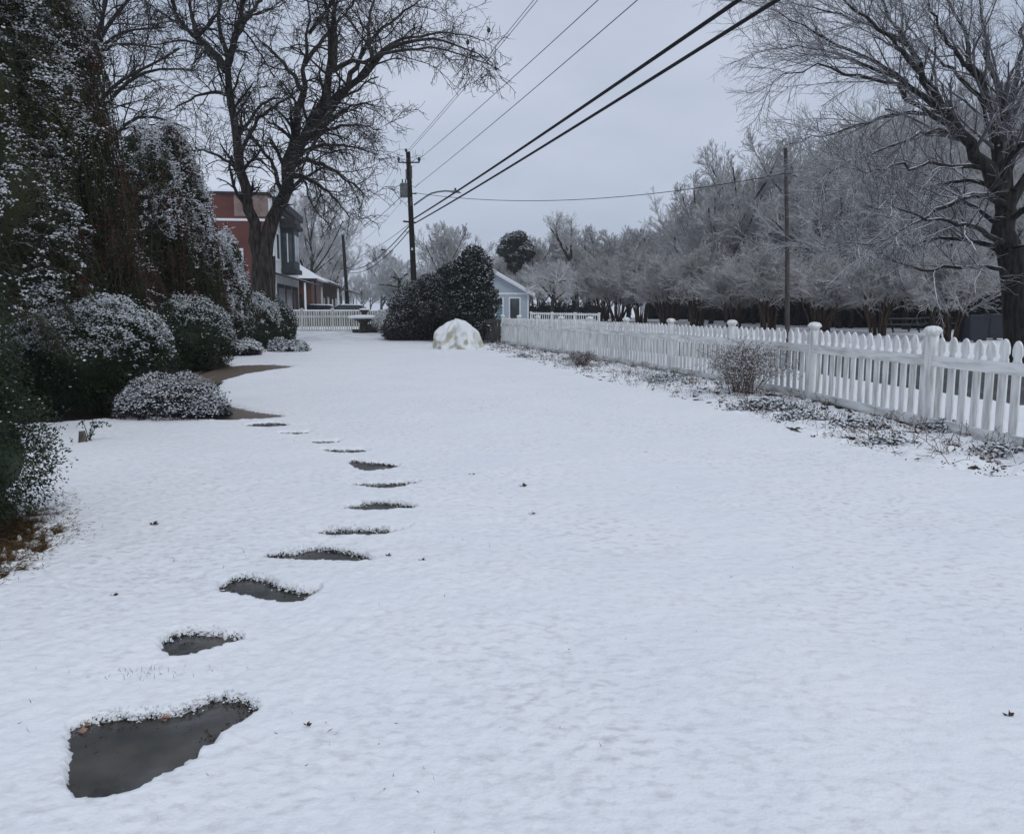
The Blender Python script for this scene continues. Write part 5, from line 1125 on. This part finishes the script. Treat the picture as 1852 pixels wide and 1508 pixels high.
b = MB(); b.prism([(-9, 4.605), (.2, 4.605), (-2, 5.6), (-9, 5.8)], O1 + U1 * 26, N1, np.array([0, 0, 1]), U1 * 32); b.build('snow_roof', M['snow'], B3)
for k_ in range(4):
    b = MB(); bx(b, 26.3 + k_ * 10.2, 26.5 + k_ * 10.2, 2.2, 2.4, 0, 3.42); o = b.build('post', M['white_trim'], B3)
for k_ in range(6):
    wv = MB(); bx(wv, 27.5 + k_ * 5.2, 29.7 + k_ * 5.2, .002, .06, .5, 2.7); wf = wv.build('window', M['green_trim'] if k_ % 2 else M['white_trim'], B3)
    b = MB(); bx(b, 27.7 + k_ * 5.2, 29.5 + k_ * 5.2, .061, .08, .7, 2.5); o = b.build('pane', M['glass'], B3); o.parent = wf; o.location = (0, 0, 0)

# ---- pale blue house
hb = col(886, 70); H = thing('blue_house', 'small pale blue house with a white-trimmed gable behind the camellia', 'house', hb)
bx = local(hb, np.array([1., 0, 0]), np.array([0, -1., 0]))
eh, rh, hw = 2.55, 4.45, 3.35
b = MB(); b.prism([(-hw, -.3), (hw, -.3), (hw, eh), (0, rh), (-hw, eh)], hb, (1, 0, 0), (0, 0, 1), (0, 9, 0)); b.build('wall', M['blue_wall'], H)
for sgn in (-1, 1):
    b = MB(); k_ = (rh - eh) / hw; e = .55
    b.prism([(0, rh + .04), (sgn * (hw + e), eh - k_ * e + .04), (sgn * (hw + e), eh - k_ * e + .2), (0, rh + .22)], hb + [0, -.45, 0], (1, 0, 0), (0, 0, 1), (0, 9.8, 0)); b.build('snow_roof', M['snow'], H)
    b = MB(); b.prism([(0, rh - .14), (sgn * (hw + e - .02), eh - k_ * e - .12), (sgn * (hw + e - .02), eh - k_ * e + .035), (0, rh + .035)], hb + [0, -.42, 0], (1, 0, 0), (0, 0, 1), (0, .06, 0)); b.build('fascia', M['white_trim'], H)
b = MB(); bx(b, -hw, hw, .002, .05, eh - .22, eh - .05); b.build('trim_band', M['white_trim'], H)
b = MB(); bx(b, hw - .12, hw + .02, .003, .06, -.2, eh - .23); b.build('corner_board', M['white_trim'], H)
for x0, x1, z0, z1, m_ in ((1.75, 2.55, .15, 2.0, M['glass']), (-2.6, -1.8, .4, 2.0, M['glass'])):
    wv = MB(); bx(wv, x0 - .12, x1 + .12, .002, .06, z0 - .12, z1 + .12); wf = wv.build('window', M['white_trim'], H)
    b = MB(); bx(b, x0, x1, .061, .08, z0, z1); o = b.build('pane', m_, H); o.parent = wf; o.location = (0, 0, 0)
wv = MB(); bx(wv, .45, .0 + 1.25 - .05, .002, .06, -.2, 2.1); wf = wv.build('door', M['white_trim'], H)
b = MB(); bx(b, .55, 1.08, .061, .08, -.1, 1.35); o = b.build('panel', M['blind'], H); o.parent = wf; o.location = (0, 0, 0)
b = MB(); bx(b, .55, 1.08, .061, .08, 1.45, 2.0); o = b.build('pane', M['glass'], H); o.parent = wf; o.location = (0, 0, 0)

# ---- bins and picnic table under the wood
GB = 'dark wheeled bins under the wood'
for px, Y_, lab in [(1764, 37, 'dark blue wheeled bin left of the thick trunk, snow on its lid'), (1800, 39, 'dark blue wheeled bin beside the thick trunk')]:
    p = col(px, Y_); t = thing('wheeled_bin', lab, 'bin', p, GB)
    b = MB(); b.prism([(-.36, .12), (.36, .12), (.44, 1.18), (-.44, 1.18)], p + [0, .42, 0], (1, 0, 0), (0, 0, 1), (0, -.84, 0)); b.build('body', M['bin'], t)
    b = MB(); b.prism([(-.47, 1.182), (.47, 1.182), (.44, 1.27), (-.44, 1.27)], p + [0, .46, 0], (1, 0, 0), (0, 0, 1), (0, -.92, 0)); b.build('lid', M['bin'], t)
    for x in (-.3, .3):
        b = MB(); a_ = np.arange(12) * 2 * math.pi / 12; b.prism(np.c_[np.cos(a_) * .12, np.sin(a_) * .12 + .12], p + [x, .40, 0], (0, 1, 0), (0, 0, 1), (.06, 0, 0)); b.build('wheel', M['metal_dark'], t)
for px, Y_, lab in [(1630, 44, 'dark picnic table right of the brown-stem crape myrtle'), (1690, 48, 'snow-topped picnic table left of the right-end crape myrtle')]:
    p = col(px, Y_); t = thing('picnic_table', lab, 'table', p, 'picnic tables under the wood')
    b = MB(); b.box(p + [0, 0, .76], (1.9, .8, .06)); b.build('table_top', M['bin'], t)
    for y in (-.7, .7):
        b = MB(); b.box(p + [0, y, .45], (1.9, .28, .05)); b.build('seat', M['bin'], t)
    for x in (-.7, .7):
        b = MB(); b.prism([(-.75, 0), (-.65, 0), (-.2, .72), (-.3, .72)], p + [x, 0, 0], (0, 1, 0), (0, 0, 1), (.06, 0, 0)); b.prism([(.65, 0), (.75, 0), (.3, .72), (.2, .72)], p + [x + .062, 0, 0], (0, 1, 0), (0, 0, 1), (.06, 0, 0)); b.box(p + [x + .03, 0, .39], (.05, 1.6, .07)); b.build('leg', M['bin'], t)

# ---------------------------------------------------------------- utility poles and wires
YP = 50.0
def pole_at(pxb, pyb, pxt, pyt, Y): return col(pxb, Y), at(pxt, pyt, Y)
pb0, pt0 = col(752, YP), at(738, 275, YP)
up_ = thing('utility_pole', 'tall dark utility pole with a transformer and street light behind the holly', 'utility pole', pb0, 'utility poles')
b = MB(); b.tube([pb0 + [0, 0, -.1], pb0 * .5 + pt0 * .5, pt0], [.19, .165, .135], 12); b.build('pole', M['wood_pole'], up_, smooth=False)
def pz(py): 
    t_ = (py - 275.0) / (590 - 275.0); p = pt0 + (pb0 - pt0) * t_; return np.array([p[0], p[1], at(740, py, YP)[2]])
ca = pz(291)
for sg, (px, py) in ((-1, (721, 291)), (1, (758, 291))):
    e = at(px, py, YP); mid_ = (ca + e) / 2; mid_[2] = min(ca[2], e[2]) - .10
    b = MB(); b.tube([ca + [0, 0, -.12], mid_, e + [0, 0, -.10]], .045, 6); ar = b.build('crossarm', M['metal_dark'], up_)
    b = MB(); b.lathe([(0, -.10), (.05, -.10), (.05, 0), (.11, .03), (.07, .06), (.11, .10), (.06, .16), (.07, .20), (0, .22)], e, 10); o = b.build('insulator', M['metal_dark'], up_); o.parent = ar; o.location = (0, 0, 0)
b = MB(); b.lathe([(0, 0), (.05, 0), (.05, .06), (.10, .09), (.06, .14), (.09, .18), (0, .22)], pt0 + [-.12, 0, -.02], 10); b.build('insulator', M['metal_dark'], up_)
tc_ = at(731, 344, YP)
b = MB(); b.lathe([(0, -.42), (.24, -.42), (.26, -.36), (.26, .30), (.28, .32), (.22, .40), (0, .42)], tc_, 14); tf = b.build('transformer', M['transformer'], up_)
for dx in (-.1, .1):
    b = MB(); b.lathe([(0, 0), (.05, 0), (.03, .06), (.05, .10), (.03, .15), (.04, .22), (0, .26)], tc_ + [dx, 0, .40], 8); o = b.build('bushing', M['metal_dark'], up_); o.parent = tf; o.location = (0, 0, 0)
b = MB(); b.lathe([(0, -.3), (.04, -.3), (.04, .25), (.02, .3), (0, .3)], at(735, 316, YP) + [0, -.1, 0], 8); b.build('fuse_cutout', M['metal_grey'], up_)
b = MB(); b.box(pz(312) + [.12, -.05, 0], (.14, .14, .75)); b.box(pz(365) + [.05, -.1, 0], (.12, .12, .5)); b.build('conduit', M['wood_grey'], up_)
b = MB(); b.box(pz(451) + [0, -.19, 0], (.10, .02, .14)); b.build('pole_tag', M['white_trim'], up_)
b = MB(); b.tube([pz(350) + [.1, 0, 0], pz(351) + [.4, -.05, 0]], .04, 6); b.tube([pz(405) + [-.5, 0, .15], pz(403) + [.25, 0, 0]], .06, 6); b.build('bracket', M['metal_dark'], up_)
b = MB(); apts = [at(749, 371, YP), at(760, 363, YP - .2), at(770, 356, YP - .4), at(780, 350, YP - .6), at(792, 347, YP - .8), at(806, 345.5, YP - 1), at(818, 346.5, YP - 1.2)]
b.tube(apts, .05, 7); la = b.build('lamp_arm', M['metal_grey'], up_, smooth=True)
hp_ = at(825, 347.5, YP - 1.3)
b = MB(); b.add(hp_ + np.array([[x, y, z] for x, y, z in [(-.32, -.10, -.02), (.30, -.13, -.07), (.34, .13, -.07), (-.32, .10, -.02), (-.30, -.08, .07), (.10, -.12, .10), (.10, .12, .10), (-.30, .08, .07)]]), [[3, 2, 1, 0], [4, 5, 6, 7], [0, 1, 5, 4], [1, 2, 6, 5], [2, 3, 7, 6], [3, 0, 4, 7]])
lh = b.build('lamp_head', M['metal_grey'], up_); lh.parent = la; lh.location = (0, 0, 0)
b = MB(); b.lathe([(0, 0), (.06, 0), (.06, .14), (0, .16)], at(823.5, 345, YP - 1.3), 8); o = b.build('photocell', M['metal_dark'], up_); o.parent = la; o.location = (0, 0, 0)

pb1, pt1 = col(1427, 34), at(1421, 268, 34)
gp = thing('utility_pole', 'slim weathered grey pole in front of the wood, right of the lawn', 'utility pole', pb1, 'utility poles')
b = MB(); b.tube([pb1 + [0, 0, -.1], (pb1 + pt1) / 2 + [.03, 0, 0], pt1], [.105, .09, .07], 10); b.build('pole', M['wood_grey'], gp)
b = MB(); b.tube([at(1421, 315, 34) + [-.2, -.05, 0], at(1421, 315, 34) + [.2, -.05, 0]], .03, 6); b.build('bracket', M['metal_dark'], gp)
pb2, pt2 = col(630, 96), at(620, 425, 96)
p2 = thing('utility_pole', 'dark utility pole beyond the far fence, leaning slightly left', 'utility pole', pb2, 'utility poles')
b = MB(); b.tube([pb2 + [0, 0, -.1], pt2], [.24, .17], 9); b.build('pole', M['wood_pole'], p2)
b = MB(); b.tube([at(616, 487, 96), at(632, 484, 96)], .05, 6); b.build('crossarm', M['metal_dark'], p2)
for px, pyt, Y_, lab in [(604, 475, 150, 'far thin pole just left of the leaning pole'), (610, 482, 175, 'farther thin pole between the far pole and the leaning pole'), (618, 505, 215, 'tiniest pole at the end of the street')]:
    p, q = col(px, Y_), at(px - 1, pyt, Y_); t = thing('utility_pole', lab, 'utility pole', p, 'utility poles')
    b = MB(); b.tube([p + [0, 0, -.1], q], [.26, .18], 8); b.build('pole', M['wood_pole'], t)
    b = MB(); b.box(q + [0, -.1, -.9], (1.6, .12, .14)); b.build('crossarm', M['metal_dark'], t)

TDIR = .298
def street_depth(px): return (pt0[0] + TDIR * YP) / ((px - 926) / FPX + TDIR)
def wire(label, a, b_, r_, m, sag=.0, n=24, ext=1.0, group=None, name='power_line', taper=None):
    a, b_ = np.asarray(a), np.asarray(b_); s = np.linspace(0, ext, n)[:, None]
    P = a + (b_ - a) * s; P[:, 2] -= (sag * 4 * (s / ext) * (1 - s / ext))[:, 0]
    b = MB(); b.tube(P, r_, 6); tag(b.build(name, m), label, 'power line', group)
GWR = 'overhead wires'
for lab, (ax, ay), (bx_, by), r_, m in [
   ('thick black cable from the tall pole, upper of the two', (748, 396), (1325, 0), .040, M['cable']), ('thick black cable from the tall pole, lower of the two', (750, 404), (1392, 0), .036, M['cable']),
   ('thin wire from the pole tip, left of a close pair', (737, 273), (962, 0), .011, M['cable_thin']), ('thin wire from the pole tip, right of a close pair', (738, 277), (969, 0), .011, M['cable_thin']),
   ('thin wire from the right crossarm insulator', (758, 288), (1076, 0), .012, M['cable_thin']), ('thin wire from below the crossarm, third from the thick cables', (752, 337), (1146, 0), .012, M['cable_thin'])]:
    wire(lab, at(ax, ay, YP), at(bx_, by, street_depth(bx_)), r_, m, sag=.12, ext=1.25, group=GWR)
# left-hand spans to the leaning pole
for lab, (ax, ay), (bx_, by), r_, m, sg in [
   ('black cable sagging to the leaning pole, upper', (744, 404), (624, 486), .034, M['cable'], 1.0), ('black cable sagging to the leaning pole, lower', (746, 410), (626, 491), .03, M['cable'], 1.1),
   ('grey wire from the pole to the leaning pole, above the sagging cables', (744, 402), (622, 470), .018, M['cable_thin'], .5),
   ('thin wire from the left insulator down to the leaning pole', (721, 290), (620, 428), .012, M['cable_thin'], .6), ('thin wire from the transformer down to the leaning pole', (727, 354), (621, 428), .02, M['cable_thin'], .5),
   ('faint wire from the pole foot bracket toward the far street', (736, 352), (620, 450), .010, M['cable_thin'], .8)]:
    wire(lab, at(ax, ay, YP), at(bx_, by, 96), r_, m, sg, group=GWR)
wire('long sagging service wire from the tall pole across to the grey pole', at(750, 349, YP), at(1421, 314, 34), .016, M['cable'], .75, group=GWR)
b = MB(); sp_ = at(693, 452, 66); b.box(sp_, (.34, .12, .11), rz=.5); tag(b.build('cable_splice', M['cable']), 'black splice box on the sagging cables left of the tall pole', 'splice box')

for o in scene.objects:
    if o.type == 'MESH' and o.parent and o.name.split('.')[0] == 'snow': o['kind'] = 'stuff'      # dabs of snow nobody could count

# ---------------------------------------------------------------- winter air
b = MB(); b.box((0, 350, 12.6), (1130, 830, 31))
hz = bpy.data.materials.new('winter_haze'); hz.use_nodes = True; nn_, ll_ = hz.node_tree.nodes, hz.node_tree.links; nn_.clear()
ho = nn_.new('ShaderNodeOutputMaterial'); hv = nn_.new('ShaderNodeVolumePrincipled'); hv.inputs['Color'].default_value = (.93, .95, 1, 1); hv.inputs['Density'].default_value = .0004; hv.inputs['Anisotropy'].default_value = .2
ll_.new(hv.outputs['Volume'], ho.inputs['Volume']); kind(b.build('haze', hz), 'stuff'); scene.cycles.volume_bounces = 2
